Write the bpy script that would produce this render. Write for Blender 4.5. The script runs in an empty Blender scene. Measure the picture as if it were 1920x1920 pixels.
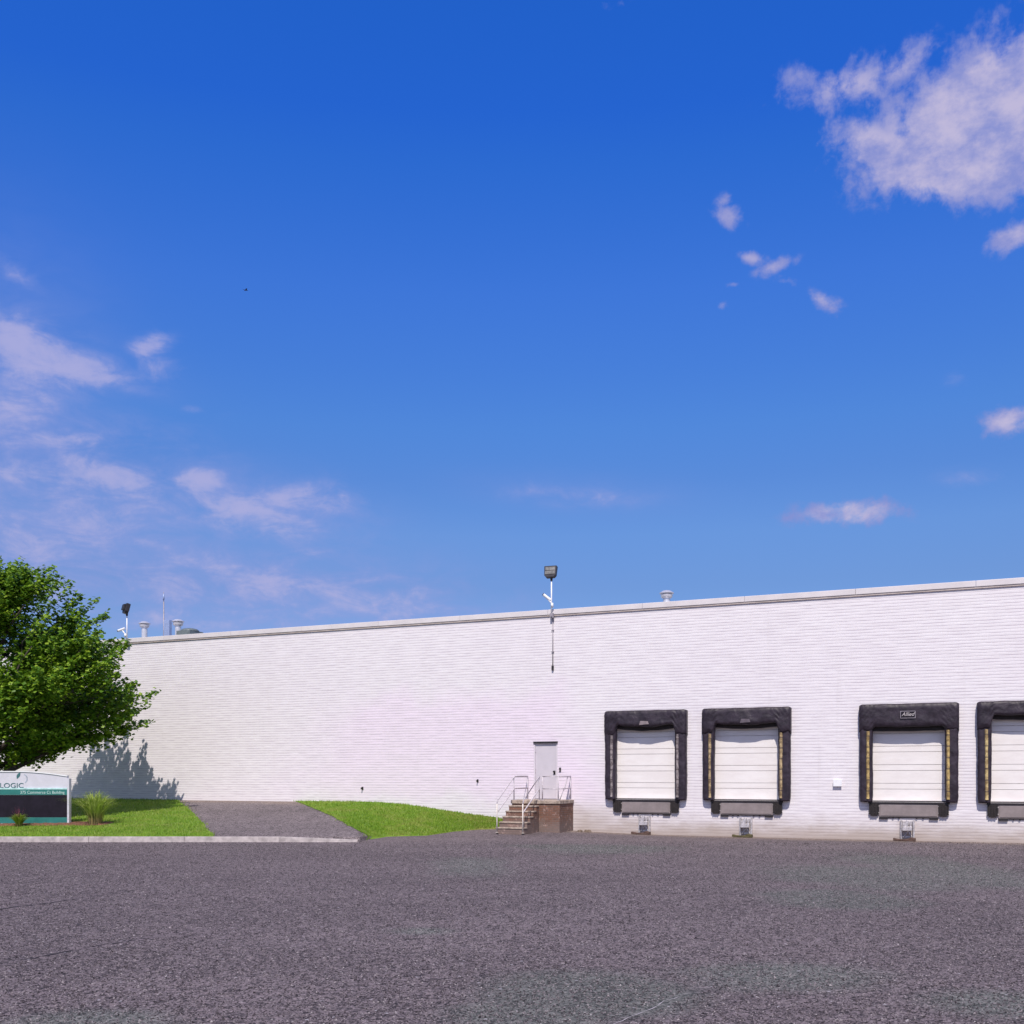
import bpy, math, random
import numpy as np
from mathutils import Vector, Matrix, noise
random.seed(7); rng = np.random.default_rng(7)
C = bpy.context.scene.collection
sc = bpy.context.scene
R = math.radians

# ------------------------------------------------------------------ camera
EYE = 2.11
FP = 2000.0            # focal length in photo pixels (photo is 1920 wide)
HZ = 1455.0            # horizon row
cam = bpy.data.cameras.new('camera'); camo = bpy.data.objects.new('camera', cam); C.objects.link(camo)
camo.location = (0, 0, EYE); camo.rotation_euler = (R(90), 0, 0)
cam.sensor_width = 36; cam.lens = 36 * FP / 1920
cam.shift_y = (HZ - 960) / 1920
cam.clip_start = 0.1; cam.clip_end = 4000
sc.camera = camo
sc.view_settings.view_transform = 'Standard'; sc.view_settings.look = 'None'
sc.view_settings.exposure = 0; sc.view_settings.gamma = 1
sc.render.resolution_x = 1024; sc.render.resolution_y = 1024

# ------------------------------------------------------------------ sun
SUN_EL = 51.0; SUN_AZ = 8.0        # azimuth: degrees left of straight behind the camera
sx = -math.sin(R(SUN_AZ)) * math.cos(R(SUN_EL)); sy = -math.cos(R(SUN_AZ)) * math.cos(R(SUN_EL)); sz = math.sin(R(SUN_EL))
sun = bpy.data.lights.new('sun', 'SUN'); suno = bpy.data.objects.new('sun', sun); C.objects.link(suno)
sun.energy = 4.4; sun.angle = R(0.5); sun.color = (1.0, 0.925, 0.85)
suno.rotation_euler = Vector((sx, sy, sz)).to_track_quat('Z', 'Y').to_euler()
suno.location = (-10, -20, 30)

# ------------------------------------------------------------------ node helpers
class NT:
    def __init__(s, tree): s.t = tree; s.n = tree.nodes; s.l = tree.links
    def node(s, typ, **kw):
        n = s.n.new(typ)
        for k, v in kw.items():
            if k in ('inputs',): 
                for kk, vv in v.items(): s.set(n.inputs[kk], vv)
            else: setattr(n, k, v)
        return n
    def set(s, sock, v):
        if hasattr(v, 'is_linked') or isinstance(v, bpy.types.NodeSocket): s.l.new(v, sock)
        else:
            if isinstance(v, (tuple, list)) and len(v) == 3 and sock.type == 'RGBA': v = (*v, 1)
            sock.default_value = v
    def m(s, op, a, b=None, c=None, clamp=False):
        n = s.n.new('ShaderNodeMath'); n.operation = op; n.use_clamp = clamp
        s.set(n.inputs[0], a)
        if b is not None: s.set(n.inputs[1], b)
        if c is not None: s.set(n.inputs[2], c)
        return n.outputs[0]
    def mr(s, v, a, b, c=0.0, d=1.0, smooth=True):
        n = s.n.new('ShaderNodeMapRange'); n.interpolation_type = 'SMOOTHSTEP' if smooth else 'LINEAR'
        s.set(n.inputs['Value'], v); s.set(n.inputs['From Min'], a); s.set(n.inputs['From Max'], b)
        s.set(n.inputs['To Min'], c); s.set(n.inputs['To Max'], d)
        return n.outputs[0]
    def mix(s, f, a, b, mode='MIX'):
        n = s.n.new('ShaderNodeMix'); n.data_type = 'RGBA'; n.blend_type = mode
        s.set(n.inputs[0], f); s.set(n.inputs[6], a); s.set(n.inputs[7], b)
        return n.outputs[2]
    def noise(s, vec, scale, detail=4, rough=.55, dims='3D', dist=0.0):
        n = s.n.new('ShaderNodeTexNoise'); n.noise_dimensions = dims
        if vec is not None: s.l.new(vec, n.inputs['Vector'])
        n.inputs['Scale'].default_value = scale; n.inputs['Detail'].default_value = detail
        n.inputs['Roughness'].default_value = rough; n.inputs['Distortion'].default_value = dist
        return n.outputs['Fac']
    def mapv(s, vec, scale=(1, 1, 1), rot=(0, 0, 0), loc=(0, 0, 0)):
        n = s.n.new('ShaderNodeMapping'); s.l.new(vec, n.inputs[0])
        n.inputs['Scale'].default_value = scale; n.inputs['Rotation'].default_value = rot; n.inputs['Location'].default_value = loc
        return n.outputs[0]
    def ramp(s, f, stops, interp='LINEAR'):
        n = s.n.new('ShaderNodeValToRGB'); s.l.new(f, n.inputs[0]); cr = n.color_ramp; cr.interpolation = interp
        while len(cr.elements) < len(stops): cr.elements.new(.5)
        for e, (p, c) in zip(cr.elements, stops): e.position = p; e.color = (*c, 1)
        return n.outputs[0]

def mat(name, base=(.5, .5, .5), rough=.7, metal=0.0, fn=None, spec=.5):
    m = bpy.data.materials.new(name); m.use_nodes = True
    nt = NT(m.node_tree); p = nt.n['Principled BSDF']
    p.inputs['Base Color'].default_value = (*base, 1); p.inputs['Roughness'].default_value = rough
    p.inputs['Metallic'].default_value = metal; p.inputs['Specular IOR Level'].default_value = spec
    if fn: fn(nt, p)
    return m
def bump(nt, p, h, strength=.5, dist=.01):
    b = nt.n.new('ShaderNodeBump'); b.inputs['Strength'].default_value = strength; b.inputs['Distance'].default_value = dist
    nt.l.new(h, b.inputs['Height']); nt.l.new(b.outputs[0], p.inputs['Normal'])
def objc(nt): return nt.node('ShaderNodeTexCoord').outputs['Object']
def posn(nt): return nt.node('ShaderNodeNewGeometry').outputs['Position']
def worn(name, base, rough=.6, metal=0.0, var=.25, scale=6, b=.15, spec=.5):
    """plain material with uneven tone and fine relief"""
    def fn(nt, p):
        v = objc(nt); n = nt.noise(v, scale, 6, .65)
        dark = tuple(x * (1 - var) for x in base); lite = tuple(min(1, x * (1 + var)) for x in base)
        nt.l.new(nt.mix(nt.mr(n, .3, .7), dark, lite), p.inputs['Base Color'])
        if b: bump(nt, p, nt.noise(v, scale * 6, 4, .6), b, .01)
    return mat(name, base, rough, metal, fn, spec)

# ------------------------------------------------------------------ world: sky texture graded by elevation, clouds by azimuth/elevation
SKY_STR = 0.1
SKY_GRADE = [(0, (0.542, 0.705, 1.076)), (9.98, (0.542, 0.705, 1.076)), (12.71, (0.581, 0.811, 1.238)), (15.39, (0.504, 0.803, 1.339)), (17.99, (0.477, 0.872, 1.506)), (20.52, (0.431, 0.865, 1.645)), (24.29, (0.386, 0.871, 1.858)), (29.8, (0.245, 0.827, 2.016)), (31.89, (0.194, 0.773, 2.099)), (35.62, (0.18, 0.797, 2.15)), (60, (0.18, 0.797, 2.15)), (90, (0.18, 0.797, 2.15))]
w = bpy.data.worlds.new('World'); sc.world = w; w.use_nodes = True
nt = NT(w.node_tree); bg = nt.n['Background']; bg.inputs['Strength'].default_value = SKY_STR
sky = nt.node('ShaderNodeTexSky'); sky.sky_type = 'NISHITA'; sky.sun_disc = False
sky.sun_elevation = R(SUN_EL); sky.sun_rotation = math.atan2(sx, sy)
sky.altitude = 100; sky.air_density = 1.0; sky.dust_density = 0.6; sky.ozone_density = 2.0
dirv = nt.node('ShaderNodeTexCoord').outputs['Generated']
sep = nt.node('ShaderNodeSeparateXYZ'); nt.l.new(dirv, sep.inputs[0])
az = nt.m('MULTIPLY', nt.m('ARCTAN2', sep.outputs[0], sep.outputs[1]), 180 / math.pi)
el = nt.m('MULTIPLY', nt.m('ARCSINE', sep.outputs[2]), 180 / math.pi)
grade = nt.ramp(nt.m('DIVIDE', el, 90.0, clamp=True), [(e / 90, tuple(x * .125 for x in c)) for e, c in SKY_GRADE])
# the deep blue lies opposite the sun; the half of the sky round the sun is pale and milky
grade = nt.mix(nt.mr(sep.outputs[1], .05, .62), (.125 * 1.08, .125 * 1.02, .125 * 1.28), grade)
skyc = nt.mix(1.0, sky.outputs[0], grade, 'MULTIPLY')
vm = nt.node('ShaderNodeVectorMath', operation='SCALE'); nt.l.new(skyc, vm.inputs[0]); vm.inputs[3].default_value = 8.0
skyc = vm.outputs[0]
def azel(px, y):
    v = Vector(((px - 960) / FP, 1, (HZ - y) / FP)).normalized()
    return math.degrees(math.atan2(v.x, v.y)), math.degrees(math.asin(v.z))
cmb = nt.node('ShaderNodeCombineXYZ'); nt.l.new(az, cmb.inputs[0]); nt.l.new(el, cmb.inputs[1]); ae = cmb.outputs[0]
nA = nt.noise(ae, .5, 9, .6, dist=.25)
nB = nt.noise(nt.mapv(ae, (.5, 1.2, 1)), .7, 9, .62, dist=.5)
# (x, y, rx, ry, tilt deg, strength) in photo rows/columns, turned into azimuth / elevation
PUFFS = [
 (1880, 200, 270, 135, 8, 1.5), (1780, 300, 220, 85, -10, 1.4), (1900, 320, 190, 70, 0, 1.0), (1600, 160, 150, 62, 0, .74), (1640, 280, 115, 58, -25, 1.05), (1510, 150, 66, 40, 0, .6), (1690, 130, 90, 50, 20, .7),
 (1700, 335, 90, 30, -15, .6), (1362, 408, 42, 30, -10, .66), (1356, 378, 28, 18, 20, .5), (1408, 484, 38, 15, -15, .66), (1455, 500, 46, 17, 12, .68), (1480, 530, 36, 16, -30, .5), (1546, 566, 48, 22, -30, .80),
 (1352, 574, 18, 13, 30, .55), (1375, 534, 18, 8, 0, .5), (1890, 446, 62, 34, 8, 1.05), (1900, 786, 85, 36, 5, .92), (1592, 962, 115, 32, -2, .98), (1640, 958, 80, 24, 0, .6), (905, 95, 26, 18, 20, .4), (1160, 8, 40, 14, 0, .42)]
WISPS = [
 (40, 655, 150, 60, -12, .85), (130, 685, 130, 40, -6, .8), (285, 648, 46, 24, 20, .62), (295, 690, 46, 30, 0, .55), (20, 780, 110, 90, 0, .55), (110, 822, 90, 22, 4, .75), (90, 750, 46, 18, -20, .5),
 (60, 885, 150, 32, 2, .75), (200, 895, 130, 34, -14, .75), (380, 905, 54, 26, 0, .85), (470, 960, 140, 44, -16, .8), (560, 935, 120, 40, 0, .62), (190, 975, 110, 40, 5, .6),
 (90, 1025, 200, 50, 0, .62), (260, 1020, 120, 30, 8, .45), (460, 1090, 130, 44, -14, .62), (640, 1120, 220, 46, -6, .6), (780, 1148, 130, 20, 3, .6), (1080, 930, 140, 22, -4, .42), (20, 505, 60, 22, -20, .42), (590, 1040, 60, 26, 0, .4), (1820, 895, 90, 22, 0, .3), (1790, 712, 26, 18, 0, .3), (360, 768, 26, 10, 0, .4), (30, 1100, 200, 60, 0, .5), (300, 1160, 300, 40, 0, .42), (100, 930, 380, 170, 0, .42), (520, 1110, 440, 85, -4, .5), (420, 960, 300, 60, -8, .40)]
def cloudmask(lst):
    tot = None
    for (x, y, rx, ry, tilt, st) in lst:
        a, e = azel(x, y); a2, _ = azel(x + 10, y); _, e2 = azel(x, y - 10)
        ka = (a2 - a) / 10; ke = (e2 - e) / 10
        mp = nt.node('ShaderNodeMapping'); mp.vector_type = 'TEXTURE'
        nt.l.new(ae, mp.inputs[0]); mp.inputs['Location'].default_value = (a, e, 0)
        mp.inputs['Rotation'].default_value = (0, 0, R(tilt)); mp.inputs['Scale'].default_value = (rx * ka, ry * ke, 1)
        ln = nt.node('ShaderNodeVectorMath', operation='DOT_PRODUCT'); nt.l.new(mp.outputs[0], ln.inputs[0]); nt.l.new(mp.outputs[0], ln.inputs[1])
        g = nt.m('MULTIPLY', nt.m('POWER', 2.718, nt.m('MULTIPLY', ln.outputs['Value'], -1.1 if lst is PUFFS else -.8)), st + (.07 if lst is WISPS else 0))
        tot = g if tot is None else nt.m('MAXIMUM', tot, g)
    return tot
pm = cloudmask(PUFFS); wm = cloudmask(WISPS)
nC = nt.noise(nt.mapv(ae, (1, 1.15, 1), loc=(5, 2, 0)), 1.9, 8, .6, dist=.2)
tex = nt.m('ADD', nt.m('MULTIPLY', nt.m('SUBTRACT', nA, .5), 1.75), nt.m('MULTIPLY', nt.m('SUBTRACT', nC, .5), .6))
pd = nt.mr(nt.m('ADD', pm, tex), .26, .86)
pd = nt.m('MULTIPLY', pd, nt.mr(pm, .05, .32))
wd = nt.mr(nt.m('ADD', wm, nt.m('ADD', nt.m('MULTIPLY', nt.m('SUBTRACT', nB, .5), 1.6), nt.m('MULTIPLY', nt.m('SUBTRACT', nC, .5), .4))), .02, 1.08)
wd = nt.m('MULTIPLY', wd, nt.mr(wm, .03, .45))
CB = 1 / SKY_STR
shade = nt.m('MULTIPLY', nt.mr(nt.noise(nt.mapv(ae, (.8, 1.2, 1), loc=(3, -.7, 0)), .55, 7, .62), .30, .66), nt.mr(pm, .35, .95))
pc = nt.mix(shade, (.25 * CB, .29 * CB, .64 * CB), (.56 * CB, .51 * CB, .71 * CB))
wc = nt.mix(nt.mr(wd, .2, .9), (.30 * CB, .35 * CB, .71 * CB), (.47 * CB, .455 * CB, .73 * CB))
HAZE = [(20, 800, 170, 230, 0, .5), (120, 1000, 330, 130, 0, .5), (470, 1100, 380, 100, -4, .45), (500, 950, 200, 60, -10, .4), (60, 660, 200, 60, -8, .35), (700, 1150, 260, 50, 0, .4), (1080, 925, 170, 30, -4, .2)]
hm = nt.m('MULTIPLY', cloudmask(HAZE), nt.mr(nB, .25, .7, .55, 1.0))
skyc = nt.mix(hm, skyc, (.29 * CB, .345 * CB, .72 * CB))
c1 = nt.mix(nt.m('MULTIPLY', wd, .72), skyc, wc)
c2 = nt.mix(nt.m('MULTIPLY', pd, .93), c1, pc)
nt.l.new(c2, bg.inputs['Color'])
w.cycles.sampling_method = 'MANUAL'; w.cycles.sample_map_resolution = 1024

# ------------------------------------------------------------------ mesh helpers
class MB:
    """collects shapes into one mesh"""
    def __init__(s): s.v = []; s.f = []
    def add(s, vs, fs):
        o = len(s.v); s.v += [tuple(v) for v in vs]; s.f += [tuple(i + o for i in f) for f in fs]
    def box(s, x0, x1, y0, y1, z0, z1):
        s.add([(x, y, z) for x in (x0, x1) for y in (y0, y1) for z in (z0, z1)],
              [(0, 1, 3, 2), (4, 6, 7, 5), (0, 4, 5, 1), (2, 3, 7, 6), (0, 2, 6, 4), (1, 5, 7, 3)])
    def tube(s, pts, r, n=8, r2=None):
        pts = [Vector(p) for p in pts]; rings = []; k = len(pts)
        for i, p in enumerate(pts):
            d = (pts[min(i + 1, k - 1)] - pts[max(i - 1, 0)]).normalized()
            a = d.orthogonal().normalized(); b = d.cross(a)
            rr = r if r2 is None else r + (r2 - r) * i / (k - 1)
            rings.append([p + (a * math.cos(t) + b * math.sin(t)) * rr for t in [2 * math.pi * j / n for j in range(n)]])
        if k > 2:   # keep rings aligned
            for i in range(1, k):
                best = min(range(n), key=lambda q: (rings[i][q] - rings[i - 1][0]).length)
                rings[i] = rings[i][best:] + rings[i][:best]
                if (rings[i][1] - rings[i - 1][1]).length > (rings[i][-1] - rings[i - 1][1]).length:
                    rings[i] = [rings[i][0]] + rings[i][1:][::-1]
        vs = [v for rg in rings for v in rg]; fs = []
        for i in range(k - 1):
            for j in range(n):
                fs.append((i * n + j, i * n + (j + 1) % n, (i + 1) * n + (j + 1) % n, (i + 1) * n + j))
        fs.append(tuple(range(n))[::-1]); fs.append(tuple(range((k - 1) * n, k * n)))
        s.add(vs, fs)
    def lathe(s, prof, cx=0, cy=0, n=20):
        vs = []; fs = []
        for r, z in prof: vs += [(cx + r * math.cos(2 * math.pi * j / n), cy + r * math.sin(2 * math.pi * j / n), z) for j in range(n)]
        for i in range(len(prof) - 1):
            for j in range(n): fs.append((i * n + j, i * n + (j + 1) % n, (i + 1) * n + (j + 1) % n, (i + 1) * n + j))
        fs.append(tuple(range(n))[::-1]); fs.append(tuple(range((len(prof) - 1) * n, len(prof) * n)))
        s.add(vs, fs)
    def prism(s, poly, y0, y1):
        """poly in x,z extruded along y"""
        n = len(poly)
        vs = [(x, y0, z) for x, z in poly] + [(x, y1, z) for x, z in poly]
        s.add(vs, [tuple(range(n)), tuple(range(n, 2 * n))[::-1]] + [(i, i + n, (i + 1) % n + n, (i + 1) % n) for i in range(n)])
    def build(s, name, m, parent=None, smooth=False, bevel=0.0, seg=2):
        me = bpy.data.meshes.new(name); me.from_pydata(s.v, [], s.f); me.update()
        import bmesh
        bm = bmesh.new(); bm.from_mesh(me); bmesh.ops.recalc_face_normals(bm, faces=bm.faces); bm.to_mesh(me); bm.free()
        return link(name, me, m, parent, smooth, bevel, seg)
def link(name, me, m, parent=None, smooth=False, bevel=0.0, seg=2):
    o = bpy.data.objects.new(name, me); C.objects.link(o); me.materials.append(m)
    if smooth:
        me.polygons.foreach_set('use_smooth', [True] * len(me.polygons))
    if parent: o.parent = parent
    if bevel:
        b = o.modifiers.new('bevel', 'BEVEL'); b.width = bevel; b.segments = seg; b.limit_method = 'ANGLE'; b.angle_limit = R(40)
    return o
def grid_mesh(name, P, m, parent=None, smooth=True, up=True):
    """P: array (ni, nj, 3)"""
    P = np.asarray(P); ni, nj = P.shape[:2]
    me = bpy.data.meshes.new(name)
    idx = np.arange(ni * nj).reshape(ni, nj)
    f = np.stack([idx[:-1, :-1], idx[1:, :-1], idx[1:, 1:], idx[:-1, 1:]], -1).reshape(-1, 4)
    a = P[0, 0]; nrm = np.cross(P[1, 0] - a, P[0, 1] - a)
    if up and nrm[2] < 0: f = f[:, ::-1]
    me.from_pydata(P.reshape(-1, 3).tolist(), [], f.tolist()); me.update()
    return link(name, me, m, parent, smooth)
def tag(o, label=None, cat=None, group=None, kind=None):
    if label: o['label'] = label
    if cat: o['category'] = cat
    if group: o['group'] = group
    if kind: o['kind'] = kind
    return o
def thing(name, label, cat, loc=(0, 0, 0), rz=0, group=None):
    o = bpy.data.objects.new(name, None); C.objects.link(o); o.location = loc; o.rotation_euler = (0, 0, rz)
    o.empty_display_size = .2
    return tag(o, label, cat, group)
def text_mesh(name, body, size, m, parent, loc, rot=(R(90), 0, 0), ext=.004, shear=0, font_scale=1.0, align='LEFT'):
    cu = bpy.data.curves.new(name, 'FONT'); cu.body = body; cu.size = size; cu.extrude = ext; cu.shear = shear; cu.align_x = align
    t = bpy.data.objects.new(name + '_tmp', cu); C.objects.link(t)
    dg = bpy.context.evaluated_depsgraph_get(); me = bpy.data.meshes.new_from_object(t.evaluated_get(dg))
    bpy.data.objects.remove(t); bpy.data.curves.remove(cu)
    o = link(name, me, m, parent); o.location = loc; o.rotation_euler = rot; o.scale = (font_scale, 1, 1)
    return o

# ------------------------------------------------------------------ wall frame: u along the wall (to the right), w out from it
P0 = Vector((9.75, 36.1)); DU = Vector((.9143, -.4051)); NW = Vector((-.4051, -.9143))
WROT = math.atan2(DU.y, DU.x)
def U(px, w=0.0):
    t = (px - 960) / FP; b = P0 + NW * w
    return (t * b.y - b.x) / (DU.x - t * DU.y)
def W(u, w=0.0, z=0.0):
    p = P0 + DU * u + NW * w
    return Vector((p.x, p.y, z))
def Zat(y, Y): return EYE - (y - HZ) * Y / FP
def at(px, w, y):
    """point at photo column px / row y on the vertical sheet w metres in front of the wall"""
    p = W(U(px, w), w); p.z = Zat(y, p.y); return p

# ------------------------------------------------------------------ materials
def brick_fn(nt, p):
    v = objc(nt)
    # object space of the building: x along wall, z up
    sp = nt.node('ShaderNodeSeparateXYZ'); nt.l.new(v, sp.inputs[0])
    cb = nt.node('ShaderNodeCombineXYZ'); nt.l.new(nt.m('ADD', sp.outputs[0], sp.outputs[1]), cb.inputs[0]); nt.l.new(sp.outputs[2], cb.inputs[1])
    bt = nt.node('ShaderNodeTexBrick'); nt.l.new(cb.outputs[0], bt.inputs['Vector'])
    bt.inputs['Scale'].default_value = 1.0; bt.inputs['Brick Width'].default_value = .30; bt.inputs['Row Height'].default_value = .098
    bt.inputs['Mortar Size'].default_value = .014; bt.inputs['Mortar Smooth'].default_value = .6; bt.inputs['Bias'].default_value = 0
    bt.inputs['Color1'].default_value = (1, 1, 1, 1); bt.inputs['Color2'].default_value = (.93, .93, .93, 1); bt.inputs['Mortar'].default_value = (0, 0, 0, 1)
    bt.offset = .5
    streak = nt.noise(nt.mapv(v, (.55, .55, 14)), 1.0, 5, .7)          # uneven courses
    blot = nt.noise(nt.mapv(v, (.12, .12, .3)), 1.0, 4, .6)
    base = nt.mix(nt.mr(blot, .35, .68), (.775, .735, .758), (.785, .752, .765))
    # pinkish stretch left of the entrance door
    rx = nt.m('ADD', sp.outputs[0], nt.m('MULTIPLY', nt.m('SUBTRACT', blot, .5), 9)); rz = nt.m('ADD', sp.outputs[2], nt.m('MULTIPLY', nt.m('SUBTRACT', nt.noise(v, .5, 4, .6), .5), 2.5))
    pk = nt.m('MULTIPLY', nt.m('MULTIPLY', nt.mr(rx, U(540), U(680)), nt.mr(rx, U(1150), U(1030))), nt.m('MULTIPLY', nt.mr(rz, 5.9, 4.6), nt.mr(rz, .7, 1.7)))
    base = nt.mix(nt.m('MULTIPLY', pk, .8), base, (.80, .685, .79))
    drip = nt.noise(nt.mapv(v, (2.6, 2.6, .12)), 1.0, 5, .7)
    base = nt.mix(nt.m('MULTIPLY', nt.mr(drip, .56, .74), .22), base, (.60, .56, .55))
    base = nt.mix(nt.m('MULTIPLY', nt.mr(streak, .38, .66), .34), base, (.62, .575, .59))
    zj = nt.m('ADD', sp.outputs[2], nt.m('MULTIPLY', nt.m('SUBTRACT', nt.noise(nt.mapv(v, (.5, .5, 2)), 1.0, 3, .6), .5), .03))
    bed = nt.m('ABSOLUTE', nt.m('SUBTRACT', nt.m('FRACT', nt.m('DIVIDE', zj, .102)), .5))
    bed = nt.mr(bed, .26, .48)
    amt = nt.mr(nt.noise(nt.mapv(v, (1.3, 1.3, 9.8)), 1.0, 3, .6), .38, .62, 0.04, .95)
    br = nt.m('MAXIMUM', nt.m('MULTIPLY', bed, amt), nt.m('MULTIPLY', bt.outputs['Fac'], .10))
    base = nt.mix(br, base, (.52, .465, .51))
    # splash dirt low on the wall: patchy, strongest by the steps and docks
    z = sp.outputs[2]; dn = nt.noise(nt.mapv(v, (.9, .9, 3)), 1.0, 6, .7)
    d = nt.mr(nt.m('ADD', z, nt.m('MULTIPLY', nt.m('SUBTRACT', dn, .5), -1.1)), .95, .0)
    right = nt.mr(sp.outputs[0], U(1040), U(1100))
    near = nt.m('MULTIPLY', nt.mr(nt.m('ABSOLUTE', nt.m('SUBTRACT', sp.outputs[0], U(1095))), 2.4, .3), nt.mr(nt.m('ADD', z, nt.m('MULTIPLY', nt.m('SUBTRACT', dn, .5), -1.3)), 1.35, .35))
    d = nt.m('MULTIPLY', nt.m('MULTIPLY', nt.m('MAXIMUM', d, nt.m('MULTIPLY', near, .8)), right), .8)
    base = nt.mix(d, base, (.34, .27, .22))
    nt.l.new(base, p.inputs['Base Color'])
    h = nt.m('ADD', nt.m('MULTIPLY', bed, -1.0), nt.m('MULTIPLY', nt.noise(v, 30, 4, .6), .5))
    bump(nt, p, h, .3, .012)
M = {}
M['brick'] = mat('painted_brick', rough=.55, fn=brick_fn, spec=.35)
M['coping'] = worn('coping_metal', (.66, .62, .62), .5, 0, .06, 1.5, 0)
M['dripedge'] = worn('drip_edge', (.50, .43, .39), .6, 0, .2, 2, 0)
M['roofm'] = worn('roof_membrane', (.35, .35, .36), .8, 0, .2, 1, .2)
def asphalt_fn(tone, lite=1.0):
    def fn(nt, p):
        v = posn(nt)
        def cells(sc_, seed):
            vo_ = nt.node('ShaderNodeTexVoronoi'); vo_.inputs['Scale'].default_value = 1.0
            nt.l.new(nt.mapv(v, sc_, loc=(seed, seed * 1.7, 0)), vo_.inputs['Vector'])
            se = nt.node('ShaderNodeSeparateColor'); nt.l.new(vo_.outputs['Color'], se.inputs[0]); return nt.m('SUBTRACT', se.outputs[0], .5)
        big = nt.noise(nt.mapv(v, (.14, .26, 1)), 1.0, 4, .55)
        big2 = nt.noise(nt.mapv(v, (.16, .3, 1), loc=(7.3, 2.1, 0)), 1.0, 5, .6)
        g = nt.m('ADD', nt.m('MULTIPLY', cells((62, 52, 58), 0), .85), nt.m('MULTIPLY', cells((27, 20, 20), 3), .55))
        g = nt.m('ADD', g, nt.m('MULTIPLY', cells((12, 7, 12), 8), .20))
        g = nt.m('ADD', g, nt.m('MULTIPLY', nt.m('SUBTRACT', nt.noise(v, 1.6, 5, .7), .5), .3))
        g = nt.m('ADD', g, .5, clamp=True)
        a = tuple(x * .10 for x in tone); b_ = tuple(min(1, x * 2.15) for x in tone)
        col = nt.mix(g, a, b_)
        grn = nt.mix(g, (.030, .034, .030), (.215, .225, .20))
        gm = None
        for gx, gy, grx, gry in ((.75, 10.4, .95, 1.1), (.2, 9.4, .7, .6), (2.9, 11.3, 1.1, .9), (7.4, 22.5, 1.9, 3.2), (9.6, 24, 1.6, 4.5), (5.6, 18.5, 1.2, 1.6), (4.6, 9.9, .8, .7), (-.9, 25, 1.2, 2.5), (2.5, 31, 2.2, 2.0), (-3.6, 9.2, .8, .5), (-1.2, 14.5, .7, .5)):
            mp = nt.node('ShaderNodeMapping'); mp.vector_type = 'TEXTURE'; nt.l.new(v, mp.inputs[0]); mp.inputs['Location'].default_value = (gx, gy, 0); mp.inputs['Scale'].default_value = (grx, gry, 1)
            ln = nt.node('ShaderNodeVectorMath', operation='LENGTH'); nt.l.new(mp.outputs[0], ln.inputs[0])
            gg = nt.mr(nt.m('ADD', ln.outputs['Value'], nt.m('MULTIPLY', nt.m('SUBTRACT', big2, .5), 2.2)), 1.3, .55); gm = gg if gm is None else nt.m('MAXIMUM', gm, gg)
        col = nt.mix(nt.m('MULTIPLY', gm, .75), col, grn)
        k = nt.mr(big2, .3, .7, .86 * lite, 1.12 * lite)
        sc_ = nt.node('ShaderNodeVectorMath', operation='SCALE'); nt.l.new(col, sc_.inputs[0]); nt.l.new(k, sc_.inputs[3])
        col = sc_.outputs[0]
        # dust and grit collected along the foot of the wall
        dp = nt.node('ShaderNodeVectorMath', operation='DOT_PRODUCT'); nt.l.new(v, dp.inputs[0]); dp.inputs[1].default_value = (NW.x, NW.y, 0)
        wd_ = nt.m('SUBTRACT', dp.outputs['Value'], P0.dot(NW))
        dm = nt.mr(nt.m('ADD', wd_, nt.m('MULTIPLY', nt.m('SUBTRACT', nt.noise(v, .7, 6, .7), .5), 2.2)), 1.3, .2)
        col = nt.mix(nt.m('MULTIPLY', dm, .7), col, nt.mix(g, (.14, .105, .085), (.34, .27, .22)))
        # stray white grit
        vo = nt.node('ShaderNodeTexVoronoi'); vo.inputs['Scale'].default_value = 9; nt.l.new(v, vo.inputs['Vector'])
        sepc = nt.node('ShaderNodeSeparateColor'); nt.l.new(vo.outputs['Color'], sepc.inputs[0])
        s_ = nt.m('MULTIPLY', nt.m('LESS_THAN', vo.outputs['Distance'], .16), nt.m('GREATER_THAN', sepc.outputs[0], .93))
        col = nt.mix(nt.m('MULTIPLY', s_, .7), col, (.5, .47, .5))
        nt.l.new(col, p.inputs['Base Color'])
        bump(nt, p, g, .6, .01)
    return fn
M['asphalt'] = mat('asphalt', rough=.85, fn=asphalt_fn((.118, .095, .099)), spec=.25)
M['asphalt_path'] = mat('asphalt_path', rough=.85, fn=asphalt_fn((.132, .110, .113), 1.0), spec=.25)
def grass_fn(nt, p):
    v = posn(nt); n = nt.noise(v, 1.1, 6, .7); n2 = nt.noise(v, 22, 4, .7)
    c = nt.mix(nt.mr(n, .3, .7), (.10, .20, .014), (.20, .33, .026))
    c = nt.mix(nt.m('MULTIPLY', nt.mr(n2, .35, .65), .5), c, (.09, .18, .014))
    c = nt.mix(nt.m('MULTIPLY', nt.mr(nt.noise(nt.mapv(v, loc=(9, 4, 0)), .6, 6, .7), .46, .68), .75), c, (.22, .24, .06))
    sx_ = nt.node('ShaderNodeSeparateXYZ'); nt.l.new(v, sx_.inputs[0])
    c = nt.mix(nt.m('MULTIPLY', nt.mr(nt.m('ADD', sx_.outputs[0], nt.m('MULTIPLY', nt.noise(v, 1.2, 5, .7), 3.0)), -2.6, 1.2), .75), c, (.20, .175, .065))
    nt.l.new(c, p.inputs['Base Color']); bump(nt, p, n2, .5, .03)
M['lawn'] = mat('lawn', rough=.8, fn=grass_fn, spec=.2)
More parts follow.
